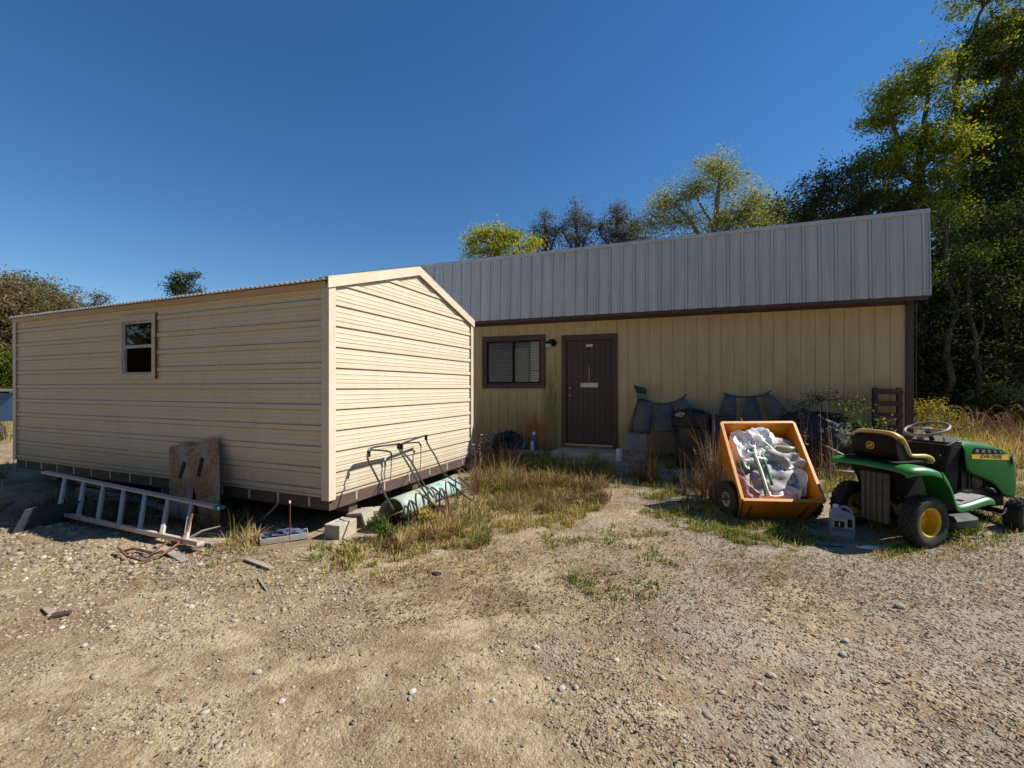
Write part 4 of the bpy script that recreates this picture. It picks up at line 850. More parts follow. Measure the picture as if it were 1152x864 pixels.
P = [gp_(210, 607, .06), gp_(228, 597, .13), gp_(248, 592, .15)]; mb = MB(); mb.tube(P, [.013, .011, .006], 6); tag(mb.build('dead_branch', M['greywood'], smooth=True), 'grey dead branch slanting across the ladder\'s right end', 'branch')
P = [gp_(293, 586, .05), gp_(305, 575, .18), gp_(313, 566, .28)]; mb = MB(); mb.tube(P, .012, 5); tag(mb.build('stick', M['greywood']), 'grey stick leaning in the dark under the shed', 'stick')
# upright stake, tray
x, y = gnd(326, 609); t_ = thing('marker_stake', 'thin red-brown stake with a white tip before the shed\'s near end', 'stake', (x, y, g1(x, y)))
MB().tube([(0, 0, 0), (.004, 0, .40)], .006, 6).build('rod', M['redbrown'], t_); MB().lathe([(.0095, .395), (.011, .405), (.009, .42), (.002, .424)], 8).build('tip', M['white'], t_)
M['greyboard'] = mat('dusty_white', (.40, .37, .33), (.28, .25, .22), .7, scale=14)
x, y = gnd(320, 607); t_ = thing('plastic_tray', 'long white tray holding blue cloth beside the near shed corner', 'tray', (x, y, g1(x, y) + .005), R(28))
mb = MB(); mb.bx(-.22, .22, -.09, .09, 0, .012)
for (x0, x1, y0, y1) in ((-.22, .22, -.09, -.08), (-.22, .22, .08, .09), (-.22, -.21, -.0795, .0795), (.21, .22, -.0795, .0795)): mb.bx(x0, x1, y0, y1, .0125, .06)
mb.build('tub', M['greyboard'], t_, bevel=.004)

def crumple(name, size, m, seed, amp=.25, sub=4, freq=2.2, label=None, cat=None, loc=(0, 0, 0), rot=(0, 0, 0), parent=None, tail=None, group=None, flatbot=True):
    bm = bmesh.new(); bmesh.ops.create_icosphere(bm, subdivisions=sub, radius=1)
    for v in bm.verts:
        p = v.co.copy(); q = p * freq + Vector((seed * 3.1, seed * 1.7, seed)); d = 0
        for o_, a_ in (((1, 1.1), (1.9, .35), (5.0, .06)) if name == 'plastic_bag' else ((1, 1), (2.1, .5), (4.3, .2))):
            d += ((.8 - abs(mn.noise(q * o_)) * 2.6) * -1 if name in ('plastic_bag', 'trash_bag', 'crumpled_cloth') else (abs(mn.noise(q * o_)) * 2 - .5)) * a_
        p = p * (1 - amp * d)
        if tail: p += Vector(tail) * max(0, p.dot(Vector(tail).normalized()) - .55) ** 1.2 * 1.6
        if flatbot: p.z = max(p.z, -.55)
        v.co = Vector((p.x * size[0], p.y * size[1], p.z * size[2]))
    me = bpy.data.meshes.new(name); bm.to_mesh(me); bm.free(); me.materials.append(m)
    for pl in me.polygons: pl.use_smooth = True
    shade(me, 50 if name == 'plastic_bag' else 28)
    o = bpy.data.objects.new(name, me); COL.objects.link(o); o.location = loc; o.rotation_euler = rot
    if parent: o.parent = parent
    if label: tag(o, label, cat, group)
    return o
crumple('crumpled_cloth', (.17, .07, .05), M['bluecloth'], 4, .35, label='crumpled blue cloth lying inside the long white tray', cat='cloth', loc=(x, y, g1(x, y) + .05), rot=(0, 0, R(28)))

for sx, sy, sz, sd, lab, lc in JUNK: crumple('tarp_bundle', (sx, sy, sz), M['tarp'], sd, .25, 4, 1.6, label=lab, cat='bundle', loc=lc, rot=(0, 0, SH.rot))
# ------------------------------------------------------------------ pale green glider seat lying on its face against the gable
gl = thing('metal_glider', 'old pale green metal glider tipped against the sunny gable, tube arms up', 'glider', (SH.x, SH.y, 0), SH.rot)
def shell(x0, x1, m):
    rows = []
    for k in range(17):
        a = R(-8 + 196 * k / 16); r = .195
        rows.append([(x0 + (x1 - x0) * j / 4, -.56 - .20 * math.cos(a) * -1 * 1 if False else -.58 + .175 * math.cos(a), .17 + .19 * math.sin(a) - .04 * math.cos(a)) for j in range(5)])
    o = MB().grid(rows).build('seat_shell', m, gl, smooth=True, solid=.006); return o
shell(.30, .90, M['shell']); shell(.93, 1.55, M['shell2'])
def gpt(px, py, c): return SH.Y(px, py, c)
for k, (dx) in enumerate((0, .79)):
    # side tubes rising to the arm rests
    if k == 0:
        A0, B0 = gpt(414.5, 508, -.20), gpt(448, 499.5, -.18)
        la = [gpt(443, 574, -.84), gpt(436, 562, -.72), gpt(424, 537, -.42), gpt(414, 517, -.23), A0, gpt(419, 503.5, -.19)]
        lb = [gpt(484, 562, -.82), gpt(474, 548, -.68), gpt(460, 524, -.36), gpt(450, 507, -.20), B0]
        back = [gpt(416, 506, -.20), gpt(425, 506.5, -.17), gpt(438, 508, -.12), gpt(440.5, 512, -.10)]; rod = [gpt(440.5, 512, -.10), gpt(440, 530, -.13), gpt(438, 553, -.30)]
    else:
        A0, B0 = gpt(451.5, 500, -.18), gpt(479, 490, -.16)
        la = [gpt(488, 560, -.82), gpt(477, 545, -.66), gpt(463, 520, -.36), gpt(453, 508, -.20), A0, gpt(455, 498, -.17)]
        lb = [gpt(519, 545, -.84), gpt(507, 538, -.72), gpt(499, 532, -.58), gpt(489, 512, -.30), gpt(481, 499, -.18), B0]
        back = [gpt(453, 499, -.18), gpt(462, 498, -.15), gpt(471, 498, -.10), gpt(473.5, 502, -.09)]; rod = [gpt(473.5, 502, -.09), gpt(473.5, 515, -.13), gpt(472, 536, -.32)]
    def sm(P, n=4):
        Q = []
        for i in range(len(P) - 1):
            p0, p1, p2, p3 = P[max(i - 1, 0)], P[i], P[i + 1], P[min(i + 2, len(P) - 1)]
            for j in range(n):
                t = j / n; Q.append(.5 * ((2 * p1) + (p2 - p0) * t + (2 * p0 - 5 * p1 + 4 * p2 - p3) * t * t + (3 * p1 - p0 - 3 * p2 + p3) * t ** 3))
        return Q + [P[-1]]
    mb = MB(); mb.tube(sm(la), .0115, 8); mb.tube(sm(lb), .0115, 8); mb.tube(sm([A0 + Vector((.0, 0, .004)), gpt(419, 503.5, -.19) if k == 0 else gpt(456, 497.5, -.17), B0.lerp(A0, .1) + Vector((0, 0, .004)), B0]), .012, 8)
    mb.build('arm_frame', M['tube'], gl, smooth=True)
    for q_, up_ in ((A0, .0), (B0, .0)): MB().box(q_ + Vector((0, -.004, -.025)), (.034, .032, .075)).build('joint', M['mblack'], gl, bevel=.006)
    mb = MB(); mb.tube(sm(back), .011, 8); mb.tube(rod, .006, 6); mb.build('hanger', M['tube'], gl, smooth=True)
    # wavy spring base running across the shells
    x0 = .32 + dx * .80; mb = MB()
    for hp in ([(0, -.80, .08), (.0, -.79, .27), (.04, -.79, .345), (.085, -.80, .28), (.12, -.83, .12)],
               [(.14, -.84, .12), (.13, -.80, .33), (.17, -.79, .405), (.25, -.84, .34), (.42, -.93, .17), (.54, -.96, .10), (.64, -.92, .13), (.68, -.84, .20)],
               [(.40, -.82, .14), (.37, -.80, .33), (.42, -.79, .41), (.50, -.82, .37), (.60, -.88, .25)]):
        mb.tube(sm([Vector((x0 + a, b, c)) for a, b, c in hp]), .0105, 7)
    mb.build('spring_base', M['tube'], gl, smooth=True)

# ------------------------------------------------------------------ main building
bld = thing('workshop_building', 'long tan building with blue-grey metal parapet, brown door and window', 'building', (MA.x, MA.y, 0), MA.rot)
BX0, BX1 = -5.7, 5.05; BZ0, BZ1 = .18, 2.96; BD = 7.0
WX0, WX1, WZa, WZb = -2.21, -1.02, 1.66, 2.55; DX0, DX1, DZ0, DZ1 = -.475, .425, .45, 2.515
def xprofile(x0, x1):
    out = []; x = x0 + .12
    while x < x1 - .03:
        for d, o in ((-.0065, 0), (-.0055, .008), (.0055, .008), (.0065, 0)): out.append((x + d, o))
        x += .2032
    return [(x0, 0)] + out + [(x1, 0)]
prof = split(xprofile(BX0, BX1), [WX0, WX1, DX0, DX1])
mb = MB()
for i in range(len(prof) - 1):
    (xa, oa), (xb, ob) = prof[i], prof[i + 1]; sp = [(BZ0, BZ1)]
    if xa >= WX0 - 1e-4 and xb <= WX1 + 1e-4: sp = [(BZ0, WZa), (WZb, BZ1)]
    if xa >= DX0 - 1e-4 and xb <= DX1 + 1e-4: sp = [(BZ0, DZ0), (DZ1, BZ1)]
    for z0, z1 in sp: mb.add([(xa, oa, z0), (xb, ob, z0), (xb, ob, z1), (xa, oa, z1)], [(0, 1, 2, 3)])
mb.build('front_wall', M['t111'], bld)
mb = MB(); mb.add([(BX1, .0, BZ0), (BX1, BD, BZ0), (BX1, BD, BZ1), (BX1, 0, BZ1)], [(0, 1, 2, 3)]); mb.add([(BX0, .0, BZ0), (BX0, BD, BZ0), (BX0, BD, BZ1), (BX0, 0, BZ1)], [(0, 1, 2, 3)]); mb.add([(BX0, BD, BZ0), (BX1, BD, BZ0), (BX1, BD, BZ1), (BX0, BD, BZ1)], [(0, 1, 2, 3)])
mb.add([(BX0, .02, BZ0 + .02), (BX1, .02, BZ0 + .02), (BX1, BD, BZ0 + .02), (BX0, BD, BZ0 + .02)], [(0, 1, 2, 3)]); mb.build('outer_wall', M['t111'], bld)
# dark rooms behind the openings
mb = MB(); mb.bx(WX0 - .3, WX1 + .3, .6, .62, 1.2, 2.9); mb.build('inner_partition', M['dark'], bld)
# corner boards
mb = MB(); mb.bx(BX1 - .075, BX1 + .025, -.028, -.003, BZ0 - .1, BZ1 - .002); mb.bx(BX1 + .003, BX1 + .026, -.0027, .09, BZ0 - .1, BZ1 - .002); mb.build('corner_board', M['brown'], bld, bevel=.003)
mb = MB(); mb.bx(BX0 - .02, BX0 + .08, -.028, -.003, BZ0 - .1, BZ1 - .002); mb.build('corner_board', M['brown'], bld, bevel=.003)
mb = MB(); mb.bx(BX0, BX1 - .08, -.024, -.003, BZ1 - .085, BZ1 - .003); mb.build('frieze_board', M['brown'], bld)
# soffit, fascia
FY = -.30; FX0, FX1 = -5.85, 5.15; FZ0, FZ1 = 2.955, 4.215
mb = MB(); mb.bx(FX0 + .03, FX1 - .03, FY + .02, -.0, BZ1 + .002, BZ1 + .02); mb.build('soffit', M['brown'], bld)
mb = MB(); mb.bx(FX0 + .01, FX1 - .01, FY - .004, FY + .030, FZ0 - .055, FZ0 + .012); mb.build('drip_board', M['brown'], bld)
mb = MB(); x = FX1 - .06; pf = []
while x > FX0 + .05: pf.append(x); x -= .2225
pf = sorted(pf); pr = [(FX0, 0)]
for x in pf:
    for d, o in ((-.030, 0), (-.026, -.008), (-.022, -.008), (-.014, .020), (.012, .020), (.019, -.008), (.023, -.008), (.027, 0), (.068, 0), (.074, .004), (.086, .004), (.092, 0), (.128, 0), (.134, .004), (.146, .004), (.152, 0)):
        if FX0 < x + d < FX1: pr.append((x + d, o))
pr.append((FX1, 0))
for i in range(len(pr) - 1):
    (xa, oa), (xb, ob) = pr[i], pr[i + 1]; mb.add([(xa, FY - oa - .008, FZ0), (xb, FY - ob - .008, FZ0), (xb, FY - ob + .035, FZ1), (xa, FY - oa + .035, FZ1)], [(0, 1, 2, 3)])
mb.build('parapet_panel', M['fascia'], bld)
mb = MB(); mb.bx(FX0 - .01, FX1 + .012, FY - .004, FY + .32, FZ1 - .012, FZ1 + .045); mb.build('parapet_cap', M['fasciatrim'], bld, bevel=.004)
# parapet end, triangular brown return and roof
mb = MB(); mb.prism([(FX1 + .002, FY - .03, FZ0), (FX1 + .002, FY + .30, FZ0), (FX1 + .002, FY + .30, FZ1 - .014), (FX1 + .002, FY + .015, FZ1 - .014)], (.012, 0, 0)); mb.build('parapet_end', M['fasciatrim'], bld)
mb = MB(); mb.bx(FX1 - .30, FX1 + .03, FY - .036, FY - .0285, FZ0 + .002, FZ0 + .02) if False else None
mb.prism([(BX1 + .03, .03, 2.97), (BX1 + .03, BD, 2.97), (BX1 + .03, BD, 3.02), (BX1 + .03, .03, 4.02)], (.03, 0, 0)); mb.build('rake_wall', M['redbrown'], bld)
mb = MB(); mb.prism([(FX1 + .03, .02, 3.62), (FX1 + .20, .25, 3.45), (FX1 + .20, .25, 3.72), (FX1 + .03, .02, 4.0)], (0, .03, 0)); mb.build('rake_return', M['redbrown'], bld)
mb = MB(); mb.add([(BX0 - .1, FY + .3, 4.05), (BX1 + .1, FY + .3, 4.05), (BX1 + .1, BD + .3, 3.05), (BX0 - .1, BD + .3, 3.05)], [(0, 1, 2, 3)]); mb.build('roof', M['galv'], bld, solid=.02)
# plumb downpipe wire beside the corner
MB().tube([(BX1 + .06, -.02, 2.95), (BX1 + .055, -.02, .3)], .004, 6).build('cable', M['tube'], bld)
# window
mb = MB(); fw = .105
for x0, x1, z0, z1 in ((WX0 - fw, WX0, WZa - fw, WZb + fw), (WX1, WX1 + fw, WZa - fw, WZb + fw), (WX0 + .0005, WX1 - .0005, WZa - fw, WZa), (WX0 + .0005, WX1 - .0005, WZb, WZb + fw)): mb.bx(x0, x1, -.030, -.003, z0, z1)
win = mb.build('window', M['brown'], bld, bevel=.003)
mb = MB(); xm = (WX0 + WX1) / 2 - .02
for x0, x1, z0, z1 in ((WX0, WX0 + .03, WZa, WZb), (WX1 - .03, WX1, WZa, WZb), (WX0 + .03, WX1 - .03, WZa, WZa + .03), (WX0 + .03, WX1 - .03, WZb - .03, WZb), (xm, xm + .045, WZa + .03, WZb - .03)): mb.bx(x0, x1, -.0, .05, z0, z1)
mb.build('frame', M['mblack'], win, bevel=.002)
MB().bx(WX0 + .03, xm, .022, .026, WZa + .03, WZb - .03).build('pane', M['glass'], win); MB().bx(xm + .045, WX1 - .03, .012, .016, WZa + .03, WZb - .03).build('pane', M['glass'], win)
mb = MB(); z = WZb - .03
while z > WZa + .02: mb.box(((WX0 + WX1) / 2, .060, z), (WX1 - WX0 - .07, .036, .0022), Matrix.Rotation(R(48), 3, 'X')); z -= .034
mb.build('blind', M['blind'], win)
# insect screen: a wire mesh as fine square grid on the left sash
mb = MB(); xs = np.arange(WX0 + .03, xm, .014); zs = np.arange(WZa + .03, WZb - .03, .014)
for xx in xs: mb.bx(xx - .0016, xx + .0016, .004, .006, WZa + .03, WZb - .03)
for zz in zs: mb.bx(WX0 + .03, xm, .0065, .0085, zz - .0016, zz + .0016)
mb.build('insect_screen', M['screen'], win)
# door
mb = MB(); fw = .10
for x0, x1, z0, z1 in ((DX0 - fw, DX0, DZ0 - .05, DZ1 + fw), (DX1, DX1 + fw, DZ0 - .05, DZ1 + fw), (DX0 + .0005, DX1 - .0005, DZ1, DZ1 + fw)): mb.bx(x0, x1, -.032, .05, z0, z1)
dfr = mb.build('door_frame', M['brown'], bld, bevel=.003)
mb = MB(); mb.bx(DX0 + .004, DX1 - .004, .012, .05, DZ0 + .012, DZ1 - .004)
for k in range(8):
    x0 = DX0 + .02 + k * .109; mb.bx(x0, x0 + .098, .004, .0118, DZ0 + .03, DZ1 - .025)
dr = mb.build('door', M['door'], bld, bevel=.003)
MB().bx(DX0 - .02, DX1 + .02, -.06, .012, DZ0 - .025, DZ0 + .008).build('threshold', M['chrome'], dr)
MB().bx(-.195, .155, -.006, .003, 1.575, 1.665).build('mail_slot', M['whitepl'], dr, bevel=.004)
MB().bx(-.085, .05, -.004, .003, 2.375, 2.42).build('name_plate', M['white'], dr, bevel=.002)
mb = MB(); mb.bx(-.028, -.008, -.010, .003, 1.70, 1.99); mb.lathe([(.012, 0), (.016, .01), (.008, .02)], 10, (-.018, -.012, 1.985), Matrix.Rotation(R(90), 3, 'X')); mb.build('knocker', M['brass'], dr, bevel=.002)
mb = MB(); mb.lathe([(.028, 0), (.03, .006), (.012, .012), (.012, .03), (.026, .04), (.028, .055), (.018, .066), (.003, .069)], 16, (-.40, .003, 1.41), Matrix.Rotation(R(90), 3, 'X')); mb.build('handle', M['brass'], dr, smooth=True)
MB().lathe([(.022, 0), (.023, .008), (.01, .012), (.002, .014)], 14, (-.40, .003, 1.56), Matrix.Rotation(R(90), 3, 'X')).build('lock', M['brass'], dr, smooth=True)
# wall lamp (jelly jar lantern)
lm = thing('wall_lamp', 'small black wall lantern between the window and the brown door', 'lamp', MA.wld((-.74, -.003, 2.47)), MA.rot); lm.scale = (1.15, 1.15, 1.15)
mb = MB(); mb.lathe([(.055, 0), (.057, .012), (.04, .02)], 18, (0, 0, 0), Matrix.Rotation(R(90), 3, 'X')); mb.tube([(0, -.015, 0), (0, -.06, .055), (-.03, -.11, .05), (-.06, -.13, .0)], .016, 8); mb.build('bracket', M['mblack'], lm, smooth=True)
mb = MB(); mb.lathe([(.03, .02), (.065, .005), (.07, -.02), (.055, -.025)], 18, (-.06, -.13, 0)); mb.build('shade', M['mblack'], lm, smooth=True)
mb = MB(); mb.lathe([(.05, -.022), (.054, -.05), (.045, -.085), (.02, -.10), (.002, -.103)], 18, (-.06, -.13, 0)); mb.build('globe', M['lampglass'], lm, smooth=True)
# step in front of the door
p = MA.wld((0, -.36, 0)); tag(MB().bx(-.62, .62, -.32, .32, -.12, .12).build('concrete_step', M['block'], bevel=.012, loc=(p.x, p.y, .25), rot=MA.rot), 'low concrete step at the brown door', 'step')

# ------------------------------------------------------------------ things along the wall
def MY(px, py, c): return MA.Y(px, py, c)
def seat_back(label, topc, slats, c_top, c_bot, mats):
    t_ = thing('slatted_seat_back', label, 'seat back', (MA.x, MA.y, 0), MA.rot)
    P = [MY(a, b, c_top) for a, b in topc]; mb = MB(); mb.tube(sm(P), .013, 8); mb.build('top_rod', M['tube'], t_, smooth=True)
    for (tl, tr_, bl, br), mm in zip(slats, mats):
        a, b, c, d = MY(*tl, c_top), MY(*tr_, c_top), MY(*bl, c_bot), MY(*br, c_bot); rows = []
        for i in range(9):
            s = i / 8; l, r = a.lerp(c, s), b.lerp(d, s); wd = (r - l)
            rows.append([l.lerp(r, j / 8) + Vector((0, -(.05 + .03 * s) * math.sin(math.pi * j / 8) - .03 * math.sin(math.pi * s), 0)) + wd * (.06 * math.sin(math.pi * s) * (j / 8 - .5) * 2) for j in range(9)])
        MB().grid(rows).build('slat', M[mm], t_, smooth=True, solid=.006)
    return t_
seat_back('faded blue-grey slatted metal seat back against the wall between door and trash can', [(716, 446), (725, 450), (735, 453.5), (748, 454.5), (760, 451.5), (768, 447.5), (773, 443.5)],
          [((719, 448), (735, 453), (706, 486), (731, 488)), ((741, 454), (755, 453.5), (735, 486), (762, 486)), ((759, 452), (769, 447.5), (762, 476), (787, 470))], -.10, -.34, ['slat', 'slatblue', 'slat'])
seat_back('faded blue-grey slatted metal seat back against the wall above the cart', [(814, 442.5), (822, 445), (832, 446.5), (845, 446.5), (856, 445), (864, 441.5), (868, 439.5)],
          [((816, 443), (828, 446), (806, 478), (827, 478)), ((840, 447), (850, 446.5), (834, 476), (856, 476)), ((856, 444.5), (864, 442), (866, 474), (885, 462))], -.10, -.34, ['slatblue', 'slatblue', 'slat'])
# brown stain-coloured inner slat seen behind the second seat back
br = thing('push_broom', 'upturned broom with black bristles and teal head leaning beside the door', 'broom', (MA.x, MA.y, 0), MA.rot)
mb = MB(); mb.tube([MY(718, 447, -.16), MY(711, 478, -.35), MY(706, 500, -.5)], .011, 7); mb.build('handle', M['tube'], br)
q = [MY(716, 442, -.15), MY(727, 443, -.15), MY(725, 449, -.15), MY(718, 448.5, -.15)]; MB().prism(q, (0, -.05, 0)).build('head', M['teal'], br, bevel=.006)
q = [MY(713, 433, -.135), MY(728, 437, -.135), MY(727, 443, -.135), MY(716, 441.8, -.135)]; MB().prism(q, (0, -.07, 0)).build('bristles', M['blackpl'], br, bevel=.004)
# grey tub with a white roll beside it
p = MY(714, 496, -.62); w_ = MA.wld((p.x, -.62, 0)); z0 = g1(w_.x, w_.y)
t_ = thing('storage_tub', 'weathered grey plastic tub leaning below the broom by the door', 'tub', (w_.x, w_.y, z0), MA.rot)
def loft(mb, sections):
    n = len(sections[0]); vs = [p for s in sections for p in s]; fs = []
    for i in range(len(sections) - 1):
        for k in range(n): l = (k + 1) % n; fs.append((i * n + k, i * n + l, (i + 1) * n + l, (i + 1) * n + k))
    fs += [tuple(range(n))[::-1], tuple((len(sections) - 1) * n + k for k in range(n))]; mb.add(vs, fs)
def rrect(cx, cy, w, d, r, z, n=4):
    out = []
    for sx, sy, a0 in ((1, 1, 0), (-1, 1, 90), (-1, -1, 180), (1, -1, 270)):
        for k in range(n + 1): a = R(a0 + 90 * k / n); out.append((cx + sx * (w / 2 - r) + r * math.cos(a), cy + sy * (d / 2 - r) + r * math.sin(a), z))
    return out
mb = MB(); loft(mb, [rrect(0, 0, .42, .26, .04, 0), rrect(0, .02, .45, .28, .04, .20), rrect(.02, .05, .42, .2, .04, .34), rrect(.03, .08, .34, .12, .04, .48)]); mb.build('body', M['greypl'], t_, smooth=True)
mb = MB(); loft(mb, [rrect(0, .02, .47, .30, .045, .195), rrect(0, .02, .47, .30, .045, .222)]); mb.build('rim', M['greypl'], t_, smooth=True)
p = MY(697, 500, -.70); w_ = MA.wld((p.x, -.70, 0)); tag(MB().lathe([(.0, -.01), (.055, 0), (.065, .02), (.065, .20), (.05, .225), (.0, .23)], 16, cap=False).build('white_pail', M['whitepl'], smooth=True, loc=(w_.x, w_.y, g1(w_.x, w_.y))), 'small white pail at the left foot of the grey tub', 'pail')
# trash can
w_ = MA.wld((1.80, -.72, 0)); z0 = g1(w_.x, w_.y); t_ = thing('trash_can', 'black round trash can with a black liner folded over its rim', 'trash can', (w_.x, w_.y, z0), MA.rot + R(10))
mb = MB(); mb.lathe([(.205, 0), (.22, .01), (.265, .80), (.285, .82), (.285, .86), (.27, .86), (.25, .80), (.21, .02)], 36, cap=False); mb.lathe([(.21, .015), (.0, .016)], 36, cap=False); mb.build('body', M['blackpl'], t_, smooth=True)
mb = MB(); rows = []
for z, r in ((.66, .288), (.70, .30), (.78, .30), (.86, .305), (.885, .285), (.87, .255), (.74, .235)):
    rows.append([((r + .012 * mn.noise(Vector((math.cos(a) * 3, math.sin(a) * 3, z * 9))) * 2) * math.cos(a), (r + .012 * mn.noise(Vector((math.cos(a) * 3, math.sin(a) * 3, z * 9))) * 2) * math.sin(a), z + (.05 * mn.noise(Vector((math.cos(a) * 2.5, math.sin(a) * 2.5, 3))) if z < .7 else 0)) for a in [2 * math.pi * k / 60 for k in range(61)]])
mb.grid(rows); mb.build('liner', M['tarp'], t_, smooth=True, solid=.002)
for s in (0, 180):
    a = R(s + 200); MB().tube([(.29 * math.cos(a - .2), .29 * math.sin(a - .2), .60), (.33 * math.cos(a), .33 * math.sin(a), .60), (.29 * math.cos(a + .2), .29 * math.sin(a + .2), .60)], .012, 6).build('handle', M['blackpl'], t_)
crumple('trash_bag', (.25, .25, .10), M['tarp'], 21, .3, label='crumpled black refuse bag filling the trash can', cat='bag', loc=(w_.x, w_.y, z0 + .84))
crumple('cardboard_scrap', (.09, .05, .05), M['beige'], 33, .4, sub=3, label='crumpled tan scrap caught on the trash can\'s rim', cat='scrap', loc=MA.wld((1.66, -.97, z0 + .86)))
w_ = MA.wld((2.28, -.62, 0)); z0 = g1(w_.x, w_.y)
t_ = thing('blue_bin', 'dark blue bin half hidden between the trash can and the cart', 'bin', (w_.x, w_.y, z0), MA.rot); mb = MB(); loft(mb, [rrect(0, 0, .30, .30, .04, 0), rrect(0, 0, .36, .36, .05, .78)]); mb.build('body', mat('dark_blue_plastic', (.02, .035, .09), None, .5), t_, smooth=True)
mb = MB(); loft(mb, [rrect(0, 0, .39, .39, .05, .781), rrect(0, 0, .39, .39, .05, .81), rrect(0, 0, .33, .33, .05, .84)]); mb.build('lid', M['blackpl'], t_, smooth=True)
x, y = gnd(806, 520, .25); crumple('plastic_bag', (.13, .10, .07), M['bag_white'], 9, .3, label='white plastic bag on the ground left of the cart', cat='bag', loc=(x, y, g1(x, y) + .04))
# dark heap under tarp
p = MA.wld((3.62, -.42, 0)); z0 = g1(p.x, p.y)
crumple('tarp_heap', (.60, .34, .50), M['tarp'], 13, .20, 5, 1.1, label='dark tarp-covered heap against the wall behind the cart and mower', cat='heap', loc=(p.x, p.y, z0 + .40), rot=(0, 0, MA.rot))
p = MA.wld((4.2, -.35, 0)); crumple('tarp_heap', (.45, .28, .45), M['tarp'], 17, .28, 4, 1.8, label='lower dark tarp bundle under the leafy bush', cat='heap', loc=(p.x, p.y, z0 + .22), rot=(0, 0, MA.rot))
mb = MB(); a, b_ = MA.wld((3.15, -.9, 0)), MA.wld((4.0, -1.0, 0)); tag(MB().bar((0, 0, 0), b_ - a, .12, .14).build('curb_block', M['block'], bevel=.01, loc=(a.x, a.y, g1(a.x, a.y) + .04)), 'long pale concrete kerb block between the cart and the mower seat', 'kerb block')
a, b_ = MA.wld((3.6, -.75, .75)), MA.wld((4.1, -1.05, .45)); tag(MB().bar((0, 0, 0), b_ - a, .05, .02).build('scrap_board', M['greywood'], loc=a), 'grey stick slanting down in front of the dark heap', 'board')
# pallet
pl_ = thing('pallet', 'small dark wooden pallet standing on end against the wall by the corner', 'pallet', MA.wld((4.70, -.13, 0)), MA.rot)
zb = .50
for x in (-.155, .155): MB().bx(x - .03, x + .03, -.02, .05, zb - .25, 1.57).build('stringer', M['darkwood'], pl_, bevel=.003)
for k in range(6): MB().box((0, -.031, .58 + k * .185), (.37, .018, .085), Matrix.Rotation(R((k % 3 - 1) * 2), 3, 'Y')).build('deck_board', M['darkwood'], pl_, bevel=.003)
# things on the ground left of the door
w_ = MA.wld((-1.55, -.45, 0)); z0 = g1(w_.x, w_.y)
crumple('tarp_heap', (.30, .22, .26), M['tarp'], 41, .3, label='dark rounded bundle under the brown-framed window', cat='heap', loc=(w_.x, w_.y, z0 + .15), rot=(0, 0, .4))
w_ = MA.wld((-1.92, -.50, 0)); crumple('paper_sack', (.16, .12, .16), M['beige'], 43, .35, label='crumpled beige paper sack left of the dark bundle', cat='sack', loc=(w_.x, w_.y, z0 + .22))
w_ = MA.wld((-1.2, -.62, 0)); tag(MB().bx(-.42, .42, -.12, .12, 0, .07).build('shallow_tray', M['greypl'], bevel=.012, loc=(w_.x, w_.y, z0 + .02), rot=MA.rot + .05), 'long shallow grey tray on the ground below the window', 'tray')
def bottle(lx, ly, h, m, m2, lab, z_=0):
    w_ = MA.wld((lx, ly, 0)); t_ = thing('bottle', lab, 'bottle', (w_.x, w_.y, g1(w_.x, w_.y) + z_)); r = h * .17
    MB().lathe([(r * .9, 0), (r, .01), (r, h * .62), (r * .8, h * .72), (r * .36, h * .82), (r * .34, h * .88)], 16).build('body', m, t_, smooth=True); MB().lathe([(r * .45, h * .881), (r * .45, h), (r * .4, h * 1.01)], 14).build('cap', m2, t_, smooth=True)
bottle(-1.02, -.45, .42, M['violet'], M['white'], 'violet bottle with white cap standing left of the brown door')
bottle(-1.00, -.60, .22, M['whitepl'], M['bluecloth'], 'short pale blue-white bottle in front of the violet one', .09)
bottle(-1.22, -.45, .26, M['teal'], M['teal'], 'teal bottle beside the dark bundle')
# white wire rack behind the shed corner
t_ = thing('wire_rack', 'white wire rack just past the shed\'s back corner', 'rack', (MA.x, MA.y, 0), MA.rot)
mb = MB(); q = [MY(524, 444, -.45), MY(536, 443, -.45), MY(534, 485, -.6), MY(524, 485, -.6)]; mb.tube(q, .006, 6, closed=True); q2 = [p + Vector((-.06, 0, -.04)) for p in q]; mb.tube(q2, .004, 6, closed=True)
for k in range(1, 8): mb.tube([q[0].lerp(q[3], k / 8), q[1].lerp(q[2], k / 8)], .003, 5)
mb.build('wire_frame', M['white'], t_)

# ------------------------------------------------------------------ orange dump cart, tipped nose down
fl, fr_ = at(835, 563, 5.02), at(927, 565, 4.98); rl, rr_ = at(811, 476.5, 5.80), at(892, 476, 5.80)
ct = thing('dump_cart', 'orange steel dump cart tipped nose down and full of plastic trash', 'cart', ((fl.x + fr_.x) / 2, 5.35, 0))
O = Vector(((fl.x + fr_.x) / 2, 5.35, 0)); fl, fr_, rl, rr_ = [p - O for p in (fl, fr_, rl, rr_)]
u = (fr_ - fl).normalized(); s = ((rl + rr_) / 2 - (fl + fr_) / 2); SL = s.length; s.normalize(); dn = s.cross(u).normalized()
if dn.z > 0: dn = -dn
D = .33; T = .012
def cp(a, b, c): # a across 0..1, b along 0..1, c depth 0..1 (tapered tub)
    p = fl.lerp(fr_, a).lerp(rl.lerp(rr_, a), b)
    return p + dn * D * c + u * (.05 * c * (1 - 2 * a)) + s * (-.045 * c if b < .5 else -.11 * c)
def panel(a, b, c, d, th):
    a, b, c, d = [Vector(p) for p in (a, b, c, d)]; n = (b - a).cross(d - a).normalized() * th; return MB().prism([a, b, c, d], n)
tub = MB()
